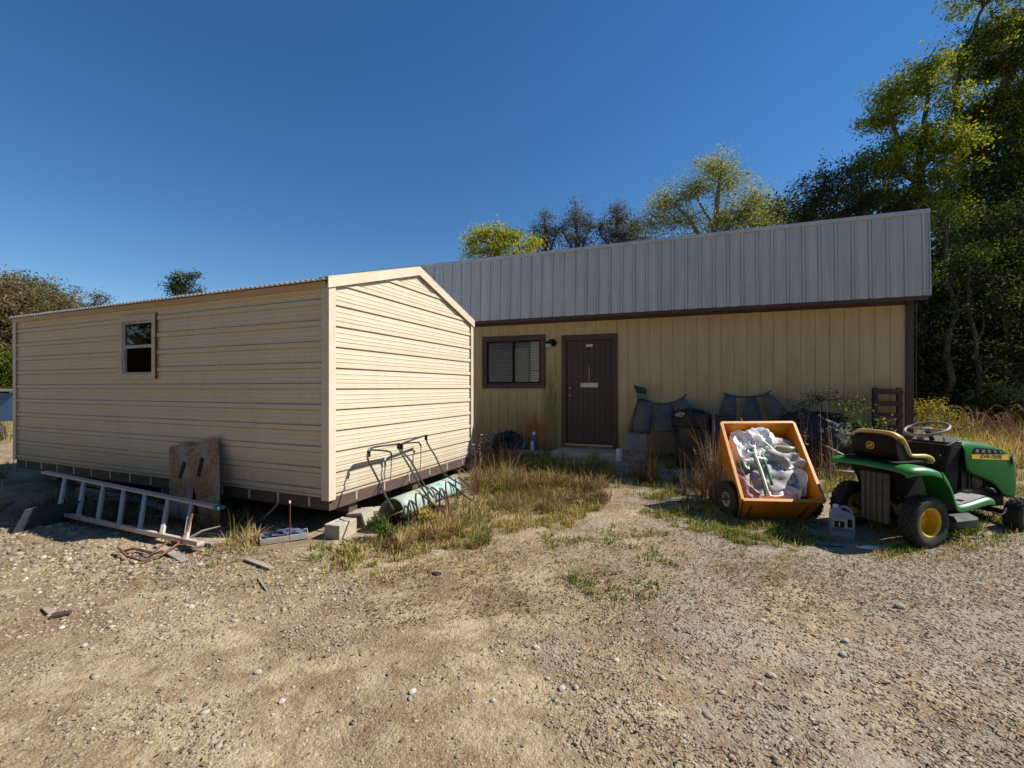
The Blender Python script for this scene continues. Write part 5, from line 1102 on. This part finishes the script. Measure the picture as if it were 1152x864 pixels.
def quadp(q, inward):
    q = [Vector(p) for p in q]; n = (q[1] - q[0]).cross(q[3] - q[0]).normalized() * T
    if n.dot(Vector(inward)) < 0: n = -n
    tub.prism(q, n)
quadp([cp(0, 0, 0), cp(1, 0, 0), cp(1, 0, 1), cp(0, 0, 1)], s); quadp([cp(0, 1, 0), cp(1, 1, 0), cp(1, 1, 1), cp(0, 1, 1)], -s)
quadp([cp(0, 0.001, 0), cp(0, .999, 0), cp(0, .999, 1), cp(0, 0.001, 1)], u); quadp([cp(1, 0.001, 0), cp(1, .999, 0), cp(1, .999, 1), cp(1, .001, 1)], -u)
quadp([cp(0, 0, 1), cp(1, 0, 1), cp(1, 1, 1), cp(0, 1, 1)], dn)
tubo = tub.build('tub', M['orange'], ct, bevel=.004)
mb = MB(); rimz = -dn * .012
for a, b in ((cp(0, 0, 0), cp(1, 0, 0)), (cp(1, 0, 0), cp(1, 1, 0)), (cp(1, 1, 0), cp(0, 1, 0)), (cp(0, 1, 0), cp(0, 0, 0))): mb.bar(a + rimz, b + rimz, .040, .024, -dn)
mb.build('rim', mat('sunfaded_orange', (.70, .33, .06), (.56, .21, .025), .5, scale=9, spots=((.2, .08, .03), 20, .64)), ct, bevel=.005)
for a in (.14, .86):
    q0, q1 = cp(a, 0, .25), cp(a - .02, 0, .85); mb = MB(); mb.bar(q0 - s * .004, q1 - s * .004, .022, .007, s); mb.build('tailgate_slot', mat('dark_red_rust', (.22, .04, .015), None, .7), ct)
mb = MB(); q0 = cp(0, 0, 1) - s * .004; mb.bar(cp(0, 0, .02) - s * .003 + u * .012, cp(0, 0, .98) - s * .003 + u * .012, .02, .008, s); mb.bar(cp(1, 0, .02) - s * .003 - u * .012, cp(1, 0, .98) - s * .003 - u * .012, .02, .008, s); mb.build('corner_brace', M['darkwood'], ct)
# axle, wheels, drawbar
def wheel(parent, c, axis, R_, wd, rimr, tyrem, rimm, lugs=0, hubm=None, dish=.03, steps=40):
    """c centre of wheel, axis points to the outer side"""
    ax = Vector(axis).normalized(); q = Vector((0, 0, 1)).rotation_difference(ax).to_matrix(); c = Vector(c); h = wd / 2
    root_t = MB(); rs = R_ - rimr
    prof_ = [(rimr, -h * .72), (rimr + rs * .25, -h * .92), (rimr + rs * .6, -h), (R_ - rs * .16, -h * .93), (R_ - rs * .03, -h * .72), (R_, -h * .3), (R_, h * .3), (R_ - rs * .03, h * .72), (R_ - rs * .16, h * .93), (rimr + rs * .6, h), (rimr + rs * .25, h * .92), (rimr, h * .72)]
    root_t.lathe(prof_, steps, c, q, cap=False)
    if lugs:
        for k in range(lugs):
            for row in range(5):
                a = 2 * math.pi * (k + .5 * (row % 2)) / lugs; z = (-.68 + .34 * row) * h; rr = R_ + .002 - (.006 if row in (0, 4) else 0)
                lm_ = Matrix.Rotation(a, 3, 'Z') @ Matrix.Rotation(R(28 if row % 2 else -28), 3, 'X')
                pos = Matrix.Rotation(a, 3, 'Z') @ Vector((rr, 0, z)); root_t.box(c + q @ pos, (.013, 2 * math.pi * R_ / lugs * .52, h * .30), q @ lm_)
    ty = root_t.build('tyre', tyrem, parent, smooth=True)
    mb = MB(); mb.lathe([(rimr + .002, -h * .72), (rimr * .97, -h * .5), (rimr * .9, -h * .2), (rimr * .88, h * .25), (rimr * .93, h * .62), (rimr + .004, h * .74), (rimr + .008, h * .78), (rimr * .985, h * .80), (rimr * .86, h * .62), (rimr * .80, h * .25 - dish), (rimr * .45, h * .22 - dish), (rimr * .42, h * .30 - dish), (rimr * .18, h * .34 - dish), (rimr * .17, h * .6 - dish), (0.001, h * .62 - dish)], 36, c, q, cap=False)
    return mb.build('rim', rimm, parent, smooth=True)
axc = Vector((0, 0, 0)); 
for sg, px_ in ((-1, 0), (1, 0)):
    cw = Vector(((-.435) if sg < 0 else .55, .02, .215)); wh = thing('wheel', None, None, cw); wh.parent = ct
    wheel(wh, (0, 0, 0), (sg, -.06, 0), .212, .085, .08, M['tyre'], M['hub'], lugs=22)
mb = MB(); mb.tube([(-.52, .02, .215), (.58, .02, .215)], .014, 8); mb.build('axle', M['rust'], ct)
mb = MB(); a = cp(.5, .35, 1) + dn * .03; mb.bar(cp(.5, .05, 1) + dn * .03, cp(.5, 1, 1) + dn * .03 + s * .5, .04, .04, dn); mb.bar(cp(.2, .4, 1) + dn * .03, (-.4, .02, .215), .03, .03); mb.bar(cp(.8, .4, 1) + dn * .03, (.45, .02, .215), .03, .03); mb.build('drawbar', M['mblack'], ct)
# trash in the cart
def CW(a, b, c): return O + cp(a, b, c)
rx = math.atan2(s.z, s.y); rot0 = (rx, 0, -.08)
trash = [('plastic_bag', (.085, .25, .12), 'bag_white', 1, (.16, .66, .30), 'white bag squeezed along the cart\'s left side', 0),
         ('plastic_bag', (.15, .20, .15), 'bag_white', 2, (.30, .80, .32), 'puffy white bag at the cart\'s upper left', 0),
         ('plastic_bag', (.17, .16, .16), 'bag_white', 3, (.52, .85, .30), 'puffy off-white bag at the top middle of the cart', 0),
         ('plastic_bag', (.24, .13, .12), 'bag_grey', 5, (.76, .78, .42), 'translucent greyish bag sloping to the cart\'s right', 0),
         ('plastic_bag', (.26, .17, .15), 'bag_grey', 6, (.66, .58, .35), 'large crumpled grey and white bag across the cart\'s centre', 0),
         ('plastic_bag', (.30, .24, .12), 'bag_grey', 7, (.52, .36, .42), 'flattened grey bag with creases low in the cart', 0),
         ('plastic_bag', (.13, .20, .10), 'bag_pink', 8, (.17, .26, .45), 'dusty pink crumpled bag in the cart\'s lower left corner', 0),
         ('plastic_bag', (.22, .10, .08), 'bag_white', 10, (.50, .14, .42), 'crumpled white bag along the cart\'s bottom lip', 0),
         ('plastic_bag', (.10, .22, .10), 'bag_grey', 12, (.86, .34, .40), 'grey bag squeezed along the cart\'s right side', 0),
         ('plastic_bag', (.16, .11, .10), 'bag_white', 14, (.38, .60, .22), 'white bag in the middle of the cart beside the green strip', 0),
         ('plastic_bag', (.17, .07, .05), 'bag_white', 16, (.60, .66, .08), 'thin white bag draped over the grey one at the cart\'s centre', 0), ('plastic_bag', (.09, .07, .05), 'bag_white', 17, (.74, .46, .14), 'small white knotted bag right of the white strap', 0), ('plastic_bag', (.12, .05, .045), 'bag_white', 18, (.66, .20, .24), 'narrow white bag just above the cart\'s front lip', 0)]
for nm, sz, mm, sd, pos, lab, r_ in trash:
    o = crumple(nm, [q_ * .93 for q_ in sz], M[mm], sd, .40, 5, 1.15, label=lab, cat='bag', loc=CW(pos[0], pos[1], pos[2] + .10), rot=(rx, 0, -.08 + (sd % 3 - 1) * .35), flatbot=False)
# strips, cup, lid
def ribbon(pts, w, m, name, lab, cat):
    P = [CW(*p) for p in pts]; rows = []
    for i, p in enumerate(P):
        d = (P[min(i + 1, len(P) - 1)] - P[max(i - 1, 0)]).normalized(); sd = d.cross(-dn).normalized(); rows.append([p - sd * w, p + dn * -.008, p + sd * w])
    tag(MB().grid(rows).build(name, M[m], smooth=True, solid=.003), lab, cat)
ribbon([(.36, .70, -.06), (.335, .55, -.02), (.35, .38, 0.0), (.36, .22, .05), (.37, .08, .12)], .017, 'bag_white', 'packing_strap', 'long white strap hanging down the left part of the trash', 'strap')
ribbon([(.44, .58, .04), (.445, .44, .05), (.455, .30, .08), (.45, .20, .10)], .018, 'bag_green', 'plastic_strip', 'green plastic strip right of the long white strap', 'strip')
ribbon([(.30, .70, .0), (.32, .52, .03), (.34, .3, .05), (.33, .08, .12)], .012, 'bag_green', 'plastic_strip', 'green plastic strip under the long white strap\'s left edge', 'strip')
ribbon([(.46, .78, -.05), (.56, .66, -.04), (.64, .52, .0), (.70, .40, .05)], .016, 'bag_white', 'packing_strap', 'white strap running diagonally to the lower right', 'strap')
crumple('green_scrap', (.07, .09, .05), M['bag_green'], 19, .2, 4, label='dark green plastic scrap at the cart\'s left side', cat='scrap', loc=CW(.18, .50, .25), rot=(rx, 0, 0), flatbot=False)
q = Vector((0, 0, 1)).rotation_difference(u * .9 - s * .25 - dn * .2).to_matrix(); t_ = thing('plastic_jar', 'clear yellowish jar lying on the trash near the cart\'s right edge', 'jar', CW(.76, .62, -.02))
MB().lathe([(.0, -.10), (.045, -.095), (.055, -.07), (.055, .05), (.045, .07)], 18, (0, 0, 0), q, cap=False).build('body', mat('jar_plastic', (.46, .43, .30), (.36, .34, .22), .25), t_, smooth=True)
MB().lathe([(.048, .0701), (.05, .09), (.0, .092)], 18, (0, 0, 0), q, cap=False).build('cap', M['hub'], t_, smooth=True)
q = Vector((0, 0, 1)).rotation_difference(-u * .93 - dn * .25).to_matrix(); MB_ = MB(); MB_.lathe([(.0, 0), (.10, .003), (.115, .012), (.12, .02), (.112, .022), (.095, .010), (.0, .008)], 30, (0, 0, 0), q, cap=False); tag(MB_.build('white_disc', M['whitepl'], smooth=True, loc=CW(.83, .27, .05)), 'round white disc standing on edge in the cart\'s lower right', 'disc')

# ------------------------------------------------------------------ oil jug
x, y = gnd(952, 607); jg = thing('oil_jug', 'grey jug with a number 1 label on the grass left of the mower', 'jug', (x, y + .06, g1(x, y)), R(-28))
mb = MB(); loft(mb, [rrect(0, 0, .20, .105, .02, 0), rrect(0, 0, .21, .115, .022, .02), rrect(0, 0, .21, .115, .022, .25)]); jb = mb.build('body', mat('silver_grey_plastic', (.27, .29, .34), (.22, .24, .29), .5), jg, smooth=True)
mb = MB(); loft(mb, [rrect(0, 0, .21, .115, .022, .2501), rrect(-.012, 0, .18, .10, .02, .275), rrect(-.045, 0, .085, .075, .02, .30), rrect(-.052, 0, .065, .065, .02, .32)]); mb.build('shoulder', bpy.data.materials['silver_grey_plastic'], jg, smooth=True)
MB().lathe([(.026, .3205), (.026, .345), (.023, .35)], 16, (-.052, 0, 0)).build('cap', M['whitepl'], jg, smooth=True)
MB().tube([(-.02, 0, .322), (.03, 0, .335), (.075, 0, .30), (.085, 0, .262)], .014, 8).build('grip', bpy.data.materials['silver_grey_plastic'], jg, smooth=True)
lb_ = MB().bx(-.088, .088, -.0605, -.0582, .085, .225).build('label_sheet', mat('pale_label', (.42, .42, .44), None, .5), jg)
MB().bx(-.072, .012, -.0625, -.0606, .123, .190).build('dark_panel', M['mblack'], lb_); MB().bx(-.088, .088, -.0622, -.0607, .086, .118).build('blue_band', mat('blue_label', (.03, .14, .32), None, .5), lb_)
MB().bx(.038, .078, -.0622, -.0607, .135, .222).build('dark_recess', M['mblack'], lb_)  # flat black piece standing in for the shaded gap beside the handle
def text(body, size, m, parent, loc, rot, name='lettering', ext=.0006, sx=1.0):
    cu = bpy.data.curves.new(name, 'FONT'); cu.body = body; cu.size = size; cu.extrude = ext; cu.align_x = 'CENTER'; cu.align_y = 'CENTER'
    tmp = bpy.data.objects.new('tmp', cu); COL.objects.link(tmp); bpy.context.view_layer.update()
    me = bpy.data.meshes.new_from_object(tmp.evaluated_get(bpy.context.evaluated_depsgraph_get())); bpy.data.objects.remove(tmp)
    me.name = name; me.materials.clear(); me.materials.append(m); o = bpy.data.objects.new(name, me); COL.objects.link(o); o.parent = parent; o.location = loc; o.rotation_euler = rot; o.scale = (sx, 1, 1); return o
text('1', .066, M['white'], lb_, (-.031, -.0632, .155), (R(90), 0, 0), 'number')
x, y = gnd(925, 611); crumple('flat_plastic', (.17, .06, .012), mat('blue_grey_film', (.22, .27, .38), None, .4), 51, .3, label='flattened blue-grey plastic on the dirt in front of the jug', cat='plastic', loc=(x, y, g1(x, y) + .01), rot=(0, 0, -.25))
x, y = gnd(985, 616); crumple('flat_plastic', (.16, .05, .01), M['bag_white'], 53, .3, label='pale flattened wrapper in the shadow below the mower\'s rear', cat='plastic', loc=(x, y, g1(x, y) + .008), rot=(0, 0, .1))
x, y = gnd(651, 564, .05); crumple('white_scrap', (.10, .06, .03), M['bag_white'], 55, .2, label='flat white scrap lying on the dirt before the door', cat='scrap', loc=(x, y, g1(x, y) + .015))
x, y = gnd(491, 645); crumple('blue_scrap', (.04, .022, .015), M['bluegrey'], 57, .2, label='small dark blue scrap on the dirt in front of the glider', cat='scrap', loc=(x, y, g1(x, y) + .008))

# ------------------------------------------------------------------ riding mower
mw = thing('riding_mower', 'green and yellow lawn tractor with tan seat at the right edge', 'lawn mower', (MO.x, MO.y, 0), MO.rot)
def mpart(mb, name, m, **k): return mb.build(name, m, k.pop('parent', mw), **k)
HWR = .352; RW = .155
for sg in (-1, 1):
    t_ = thing('wheel', None, None, (.035, sg * HWR, .247)); t_.parent = mw; wheel(t_, (0, 0, 0), (0, sg, 0), .250, RW, .140, M['tyre'], M['yellow'], lugs=26, dish=.05)
for sg in (-1, 1):
    t_ = thing('wheel', None, None, (1.47, sg * .37, .19)); t_.parent = mw; wheel(t_, (0, 0, 0), (0, sg, 0), .192, .16, .085, M['tyre'], M['yellow'], lugs=20, dish=.03)
mpart((lambda m: (m.tube([(0, -.3, .25), (0, .3, .25)], .03, 8), m)[1])(MB()), 'rear_axle', M['mblack'])
mpart((lambda m: (m.bar((1.47, -.33, .2), (1.47, .33, .2), .05, .05), m)[1])(MB()), 'front_axle', M['mblack'])
mb = MB(); mb.bx(-.16, 1.62, -.15, .15, .24, .42); mb.bx(-.05, .62, -.16, .16, .42, .66); mpart(mb, 'frame', M['mblack'], bevel=.01)
# rear body: fenders with footrest
def fsec(u_, zt, hw, drop, lip=.03):   # one cross section across the machine
    return [(u_, -hw, zt - drop), (u_, -hw + .002, zt - lip), (u_, -hw + .03, zt), (u_, -hw + .22, zt + .01), (u_, 0, zt + .012), (u_, hw - .22, zt + .01), (u_, hw - .03, zt), (u_, hw - .002, zt - lip), (u_, hw, zt - drop)]
secs = [(-.255, .735, .39, .05), (-.245, .775, .41, .07), (-.20, .795, .43, .075), (-.10, .80, .455, .075), (.05, .785, .455, .075), (.14, .745, .455, .08)]
mpart(MB().grid([fsec(*q_) for q_ in secs]), 'fender', M['green_worn'], smooth=True, solid=.008, sub=1)
for sg in (-1, 1):   # curved front part of each fender running down to the footrest
    rows = []
    for u_, z_, wi in [(.13, .755, .25), (.19, .70, .25), (.245, .62, .25), (.285, .53, .25), (.315, .45, .26), (.35, .405, .27), (.42, .40, .28), (.60, .425, .28), (.78, .455, .27), (.85, .45, .26), (.88, .43, .25)]:
        rows.append([(u_ - .01, sg * .458, z_ - .075 if u_ < .34 else z_ - .07), (u_, sg * .456, z_ - .02), (u_ + .008, sg * .435, z_), (u_ + .01, sg * (.455 - wi * .5), z_), (u_ + .01, sg * (.455 - wi), z_)])
    mpart(MB().grid(rows), 'footrest', M['green_worn'], smooth=True, solid=.008, sub=1)
    mb = MB(); mb.add([(.41, sg * .43, .4065), (.60, sg * .43, .4315), (.80, sg * .42, .4635), (.80, sg * .24, .4635), (.60, sg * .23, .4315), (.41, sg * .23, .4065)], [(0, 1, 4, 5), (1, 2, 3, 4)]); mpart(mb, 'foot_mat', M['grip'], solid=.006)
mb = MB()
mb.bx(-.22, .16, -.28, .28, .815, .825); mb.bx(-.10, .30, -.20, .20, .66, .80); mpart(mb, 'seat_deck', M['mblack'], bevel=.006)
# rear plate with ribs under the fender
mb = MB(); mb.bx(-.235, -.22, -.22, .05, .20, .70)
for k in range(5): mb.bx(-.248, -.2351, -.215 + k * .056, -.19 + k * .056, .20, .70)
mpart(mb, 'rear_plate', mat('dusty_grey_steel', (.11, .09, .075), (.07, .058, .048), .8, scale=7), bevel=.003)
# seat: cushion and shell by sections across
def seat_profile(v, shell=False):
    k = abs(v) / .235; e = 1 - k ** 3
    pts = [(-.155 + .02 * k, 1.105 - .055 * k ** 5), (-.115 + .03 * k, 1.115 - .055 * k ** 5), (-.075 + .05 * k ** 2, 1.07 - .03 * k ** 3), (-.045 + .07 * k ** 2, .98 - .02 * k), (-.005 + .07 * k ** 2, .89), (.06, .848 + .03 * k ** 2), (.18, .835 + .035 * k ** 2), (.30, .84 + .03 * k ** 2), (.38, .835), (.405 - .02 * k ** 3, .80), (.38, .775)]
    return pts
rows = []
for i in range(13):
    v = -.235 + .47 * i / 12; rows.append([(u_, v, z_) for u_, z_ in seat_profile(v)])
mpart(MB().grid(rows), 'seat_cushion', M['seat'], smooth=True, solid=.045, sub=1)
rows = []
for i in range(13):
    v = -.225 + .45 * i / 12; k = abs(v) / .225; b = .03 * k ** 2
    rows.append([(-.165 + b, v, 1.085 - .05 * k ** 5), (-.168 + b, v, 1.0 - .02 * k), (-.155 + b, v, .92), (-.125 + b, v, .855), (-.06 + b, v, .82), (.06, v, .805), (.30, v, .795)])
sh_ = mpart(MB().grid(rows), 'seat_shell', M['seatback'], smooth=True, solid=.02, sub=1)
# side closing of the shell
for sg in (-1, 1):
    mb = MB(); mb.prism([(-.135, sg * .222, 1.02), (-.03, sg * .222, .98), (.02, sg * .222, .885), (.30, sg * .222, .83), (.30, sg * .222, .80), (-.05, sg * .222, .80), (-.115, sg * .222, .86)], (0, -sg * .012, 0)); mpart(mb, 'shell_side', M['seatback'])
# round emblem: yellow rounded badge with a leaping stag outline
def em(pts, y0, th, name, m, par): return MB().prism([(-.179 - y0, a, b) for a, b in pts], (-th, 0, 0)).build(name, m, par)
ell = [(.040 * math.copysign(abs(math.cos(a)) ** .7, math.cos(a)), .965 + .037 * math.copysign(abs(math.sin(a)) ** .7, math.sin(a))) for a in [2 * math.pi * k / 28 for k in range(28)]]
emb = em(ell, 0, .003, 'emblem', M['stripe'], mw)
ell2 = [(a * .84, .965 + (b - .965) * .84) for a, b in ell]; em(ell2, .0031, .001, 'emblem_field', M['decalink'], emb)
st_ = [(-.022, .968), (-.012, .978), (-.002, .980), (.008, .986), (.010, .996), (.013, .992), (.018, .998), (.016, .988), (.021, .984), (.014, .980), (.010, .974), (.019, .966), (.017, .964), (.006, .970), (-.005, .969), (-.012, .958), (-.015, .959), (-.012, .969), (-.019, .964)]
em([(-a * 1.25, .965 + (b - .975) * 1.25) for a, b in st_], .0042, .001, 'emblem_stag', M['stripe'], emb)
# dash tower, steering
mb = MB(); mb.add([], []); loft(mb, [rrect(.70, 0, .30, .34, .05, .42), rrect(.74, 0, .28, .36, .05, .75), rrect(.78, 0, .26, .40, .05, .93), rrect(.79, 0, .24, .38, .05, .985)]); mpart(mb, 'dash_tower', M['mblack'], smooth=True)
mb = MB(); mb.prism([(.66, -.19, .95), (.66, .19, .95), (.86, .20, 1.02), (.86, -.20, 1.02)], (0, 0, .012)); mb.bx(.72, .80, .08, .14, .99, 1.03); mb.tube([(.72, -.12, .98), (.69, -.13, 1.04)], .008, 6); mpart(mb, 'dash_panel', M['wheelgrey'], bevel=.003)
mb = MB(); mb.tube([(.77, 0, .95), (.655, 0, 1.10)], .022, 10); mpart(mb, 'steering_column', M['mblack'])
sw = Matrix.Rotation(R(-20), 3, 'Y'); cc = Vector((.645, 0, 1.115)); ring = [cc + sw @ Vector((.185 * math.cos(a), .185 * math.sin(a), 0)) for a in [2 * math.pi * k / 40 for k in range(40)]]
mb = MB(); mb.tube(ring, .0155, 10, closed=True)
for a in (R(90), R(-90), R(180)): mb.bar(cc, cc + sw @ Vector((.18 * math.cos(a), .18 * math.sin(a), 0)), .035, .014)
mb.lathe([(.045, -.015), (.05, .0), (.04, .014), (.002, .016)], 18, cc, sw); mpart(mb, 'steering_wheel', M['wheelgrey'], smooth=True)
# hood
def hsec(u_, zt, hw, zb, cr):
    return [(u_, -hw, zb), (u_, -hw, (zb + zt) * .5), (u_, -hw + .004, zt - .075), (u_, -hw + .03, zt - .02), (u_, -hw * .6, zt + cr * .5), (u_, 0, zt + cr), (u_, hw * .6, zt + cr * .5), (u_, hw - .03, zt - .02), (u_, hw - .004, zt - .075), (u_, hw, (zb + zt) * .5), (u_, hw, zb)]
hs = [(.84, .985, .225, .79, .03), (.87, .99, .228, .67, .032), (.96, .985, .228, .63, .032), (1.10, .97, .225, .585, .03), (1.25, .95, .222, .535, .028), (1.38, .93, .217, .46, .025), (1.46, .91, .214, .36, .024), (1.56, .885, .21, .33, .02), (1.67, .85, .204, .33, .014), (1.73, .80, .196, .335, .01)]
hd = mpart(MB().grid([hsec(*q_) for q_ in hs]), 'hood', M['green'], smooth=True, solid=.008, sub=1)
rows = []
for z_, u_ in ((.335, 1.725), (.45, 1.745), (.60, 1.755), (.72, 1.75), (.80, 1.73)):
    rows.append([(u_ - .05 * (abs(v) / .19) ** 3, v, z_) for v in [-.19 + .38 * j / 8 for j in range(9)]])
MB().grid(rows).build('nose', M['green'], hd, smooth=True, solid=.006)
for sg in (-1, 1):
    y_ = sg * .229
    mb = MB(); q_ = [(.965, y_, .868), (1.00, y_, .925), (1.44, y_ * .955, .885), (1.515, y_ * .93, .835)]; mb.prism(q_, (0, sg * .004, 0)); vt = mb.build('vent_panel', M['mblack'], hd)
    for k in range(5):
        s0 = k / 5 + .035; s1 = s0 + .10; lo = Vector(q_[0]).lerp(Vector(q_[3]), s0); lo1 = Vector(q_[0]).lerp(Vector(q_[3]), s1); hi_ = Vector(q_[1]).lerp(Vector(q_[2]), s0); h1 = Vector(q_[1]).lerp(Vector(q_[2]), s1)
        o_ = Vector((0, sg * .0045, 0)); MB().prism([lo.lerp(hi_, .15) + o_, lo.lerp(hi_, .8) + o_, h1.lerp(lo1, .3) + o_, lo1.lerp(h1, .12) + o_], (0, sg * .003, 0)).build('louvre', M['wheelgrey'], vt)
    q_ = [(.94, y_, .856), (.945, y_, .808), (1.60, y_ * .905, .762), (1.585, y_ * .905, .826)]; mb = MB(); mb.prism(q_, (0, sg * .0045, 0)); sp_ = mb.build('side_stripe', M['stripe'], hd)
    ang = math.atan2((y_ * .905 - y_), .66)
    text('JOHN DEERE', .052, M['decalink'], sp_, (1.27, y_ * .955 + sg * .0052 , .815), (R(90), R(4.2) if sg < 0 else R(-4.2), (0 if sg < 0 else R(180)) + (ang)), 'lettering', sx=1.25)
    MB().prism([(1.64, sg * .212, .72), (1.62, sg * .212, .845), (1.72, sg * .196, .82), (1.765, sg * .15, .77), (1.765, sg * .15, .70)], (0, sg * .012, 0)).build('headlight', M['headlamp'], hd)
    MB().bx(1.55, 1.635, sg * .205 - .003, sg * .205 + .003, .45, .475).build('model_badge', M['stripe'], hd)
mb = MB(); mb.bx(.92, 1.45, -.16, .16, .40, .80); mb.lathe([(.09, 0), (.095, .02), (.05, .03)], 16, (1.12, -.165, .56), Matrix.Rotation(R(90), 3, 'X'))
for k in range(7): mb.bx(1.0 + k * .05, 1.02 + k * .05, -.18, .18, .46, .70)
mb.tube([(1.22, -.18, .48), (1.30, -.21, .45), (1.40, -.18, .42)], .022, 8); mpart(mb, 'engine', M['engine'], bevel=.006)
# mower deck
mb = MB(); loft(mb, [rrect(.78, .05, .66, .66, .2, .10), rrect(.78, .05, .66, .66, .2, .17), rrect(.78, .05, .54, .56, .18, .21)]); mpart(mb, 'mowing_deck', mat('dark_green_deck', (.012, .022, .012), (.02, .02, .014), .7), smooth=True)
mb = MB(); mb.tube([(.86, -.44, .30), (.95, -.46, .27), (1.05, -.44, .28), (1.15, -.40, .31)], .008, 6); mpart(mb, 'linkage', M['mblack'])
mb = MB(); mb.tube([(.30, -.27, .78), (.36, -.29, .86)], .008, 6); mb.lathe([(.016, 0), (.018, .02), (.004, .032)], 10, (.36, -.29, .855)); mpart(mb, 'lever', M['mblack'])
mb = MB(); mb.tube([(.50, -.25, .42), (.56, -.33, .50), (.60, -.36, .51)], .008, 6); mb.box((.61, -.38, .515), (.07, .06, .012), Matrix.Rotation(R(-20), 3, 'Y')); mpart(mb, 'pedal', M['mblack'])

# ------------------------------------------------------------------ blue trailer at far left
c = at(2, 470, 13.0); t_ = thing('utility_trailer', 'faded blue metal trailer with rust, past the shed\'s far end', 'trailer', (c.x - .6, 13.0, 0), R(12))
MB().bx(-1.6, 1.3, -.7, .7, .62, 1.42).build('body', M['bluepaint'], t_, bevel=.02)
mb = MB(); mb.bx(-1.7, 1.4, -.8, .8, 1.46, 1.52)
for k in range(8): mb.bx(-1.55 + k * .4, -1.45 + k * .4, -.78, .78, 1.421, 1.46)
mb.build('canopy', M['hub'], t_)
for x_ in (-.8, .8):
    w = thing('wheel', None, None, (x_, -.72, .3)); w.parent = t_; wheel(w, (0, 0, 0), (0, -1, 0), .30, .18, .16, M['tyre'], M['hub'])
MB().bx(.62, .85, -.722, -.703, .85, 1.12).build('rusty_hatch', M['redbrown'], t_)

# ------------------------------------------------------------------ individual larger stones
def rock(px, py, r, lab, tone=(.52, .49, .43), seed=1):
    x, y = gnd(px, py); m_ = M.get('rock%d' % int(tone[0] * 100)) or mat('stone_%d' % int(tone[0] * 100), tone, tuple(c * .75 for c in tone), .9, scale=30, bmp=.5, fine=90); M['rock%d' % int(tone[0] * 100)] = m_
    crumple('stone', (r, r * .75, r * .62), m_, seed, .16, 3, 1.3, label=lab, cat='stone', loc=(x, y, g1(x, y) + r * .22), rot=(0, 0, seed))
rock(603, 727, .022, 'whitish rounded stone alone near the middle of the yard', (.55, .52, .46), 3)
rock(464, 780, .021, 'small grey stone at lower centre-left', seed=4); rock(461, 788, .014, 'tiny darker stone touching the grey one at lower centre-left', (.35, .33, .3), 5)
rock(555, 789, .016, 'pale stone near the bottom, left of the twin stones', (.46, .43, .37), 6); rock(632, 772, .022, 'left of the twin pale stones at lower centre', (.45, .41, .35), 7)
rock(648, 772, .018, 'right of the twin pale stones at lower centre', (.45, .41, .35), 8); rock(616, 761, .014, 'little pale stone above the twin stones', (.46, .43, .37), 9)
rock(693, 742, .020, 'long white chip right of the lone whitish stone', (.50, .47, .41), 10); rock(437, 759, .014, 'small dark stone left of lower centre', (.22, .2, .18), 11)
rock(1012, 686, .033, 'brownish grey stone below the mower\'s rear wheel', (.36, .32, .27), 12); rock(951, 724, .024, 'flat grey stone in the gravel at lower right', (.42, .39, .35), 13)
rock(948, 738, .024, 'flat grey stone just below its twin at lower right', (.42, .39, .35), 14); rock(868, 759, .026, 'pitted tan stone in the lower right gravel', (.45, .4, .33), 15)
rock(290, 757, .022, 'pale stone with a dark side at lower left', (.45, .41, .34), 16); rock(317, 790, .018, 'small white chip at the bottom left', (.50, .47, .41), 17); rock(95, 729, .02, 'flat whitish chip on the sandy lower left', (.48, .45, .40), 18)
rock(457, 678, .012, 'small white pebble before the shed corner', (.48, .45, .40), 19); rock(762, 709, .02, 'dark stone right of centre in the gravel', (.26, .23, .2), 20); rock(745, 762, .018, 'pale stone left of the pitted tan one', (.5, .46, .4), 21)

# ------------------------------------------------------------------ camera, light, world
cam = bpy.data.cameras.new('camera'); co = bpy.data.objects.new('camera', cam); COL.objects.link(co)
co.location = (0, 0, CAMH); co.rotation_euler = (R(90), 0, 0); cam.sensor_width = 36; cam.lens = 36 * F / 1152; cam.shift_y = 4 / 1152; cam.clip_end = 3000; cam.clip_start = .05
SC.camera = co
SUNAZ = Vector((.9975, .07)); EL = 46
sd = Vector((SUNAZ.x * math.cos(R(EL)), SUNAZ.y * math.cos(R(EL)), math.sin(R(EL))))
sun = bpy.data.lights.new('sun', 'SUN'); sun.energy = 5.0; sun.angle = R(.5); sun.color = (1, .95, .87); so = bpy.data.objects.new('sun', sun); COL.objects.link(so)
so.rotation_euler = sd.to_track_quat('Z', 'Y').to_euler(); so.location = (10, 2, 12)
wd = bpy.data.worlds.new('World'); SC.world = wd; wd.use_nodes = True; t = wd.node_tree; bg = t.nodes['Background']
sky = t.nodes.new('ShaderNodeTexSky'); sky.sky_type = 'NISHITA'; sky.sun_disc = False; sky.sun_elevation = R(EL); sky.sun_rotation = math.atan2(SUNAZ.x, SUNAZ.y)
sky.air_density = 1.0; sky.dust_density = 0.0; sky.ozone_density = 2.7; sky.altitude = 300
hs_ = t.nodes.new('ShaderNodeHueSaturation'); hs_.inputs['Saturation'].default_value = 1.28; hs_.inputs['Hue'].default_value = .502; t.links.new(sky.outputs[0], hs_.inputs['Color']); t.links.new(hs_.outputs[0], bg.inputs[0]); bg.inputs[1].default_value = .083
vs_ = SC.view_settings; vs_.view_transform = 'Standard'; vs_.look = 'None'; vs_.exposure = .52; vs_.gamma = 1; vs_.use_curve_mapping = False
SC.render.engine = 'CYCLES'; SC.cycles.max_bounces = 6; SC.cycles.transparent_max_bounces = 8
SC.render.resolution_x = 1024; SC.render.resolution_y = 768
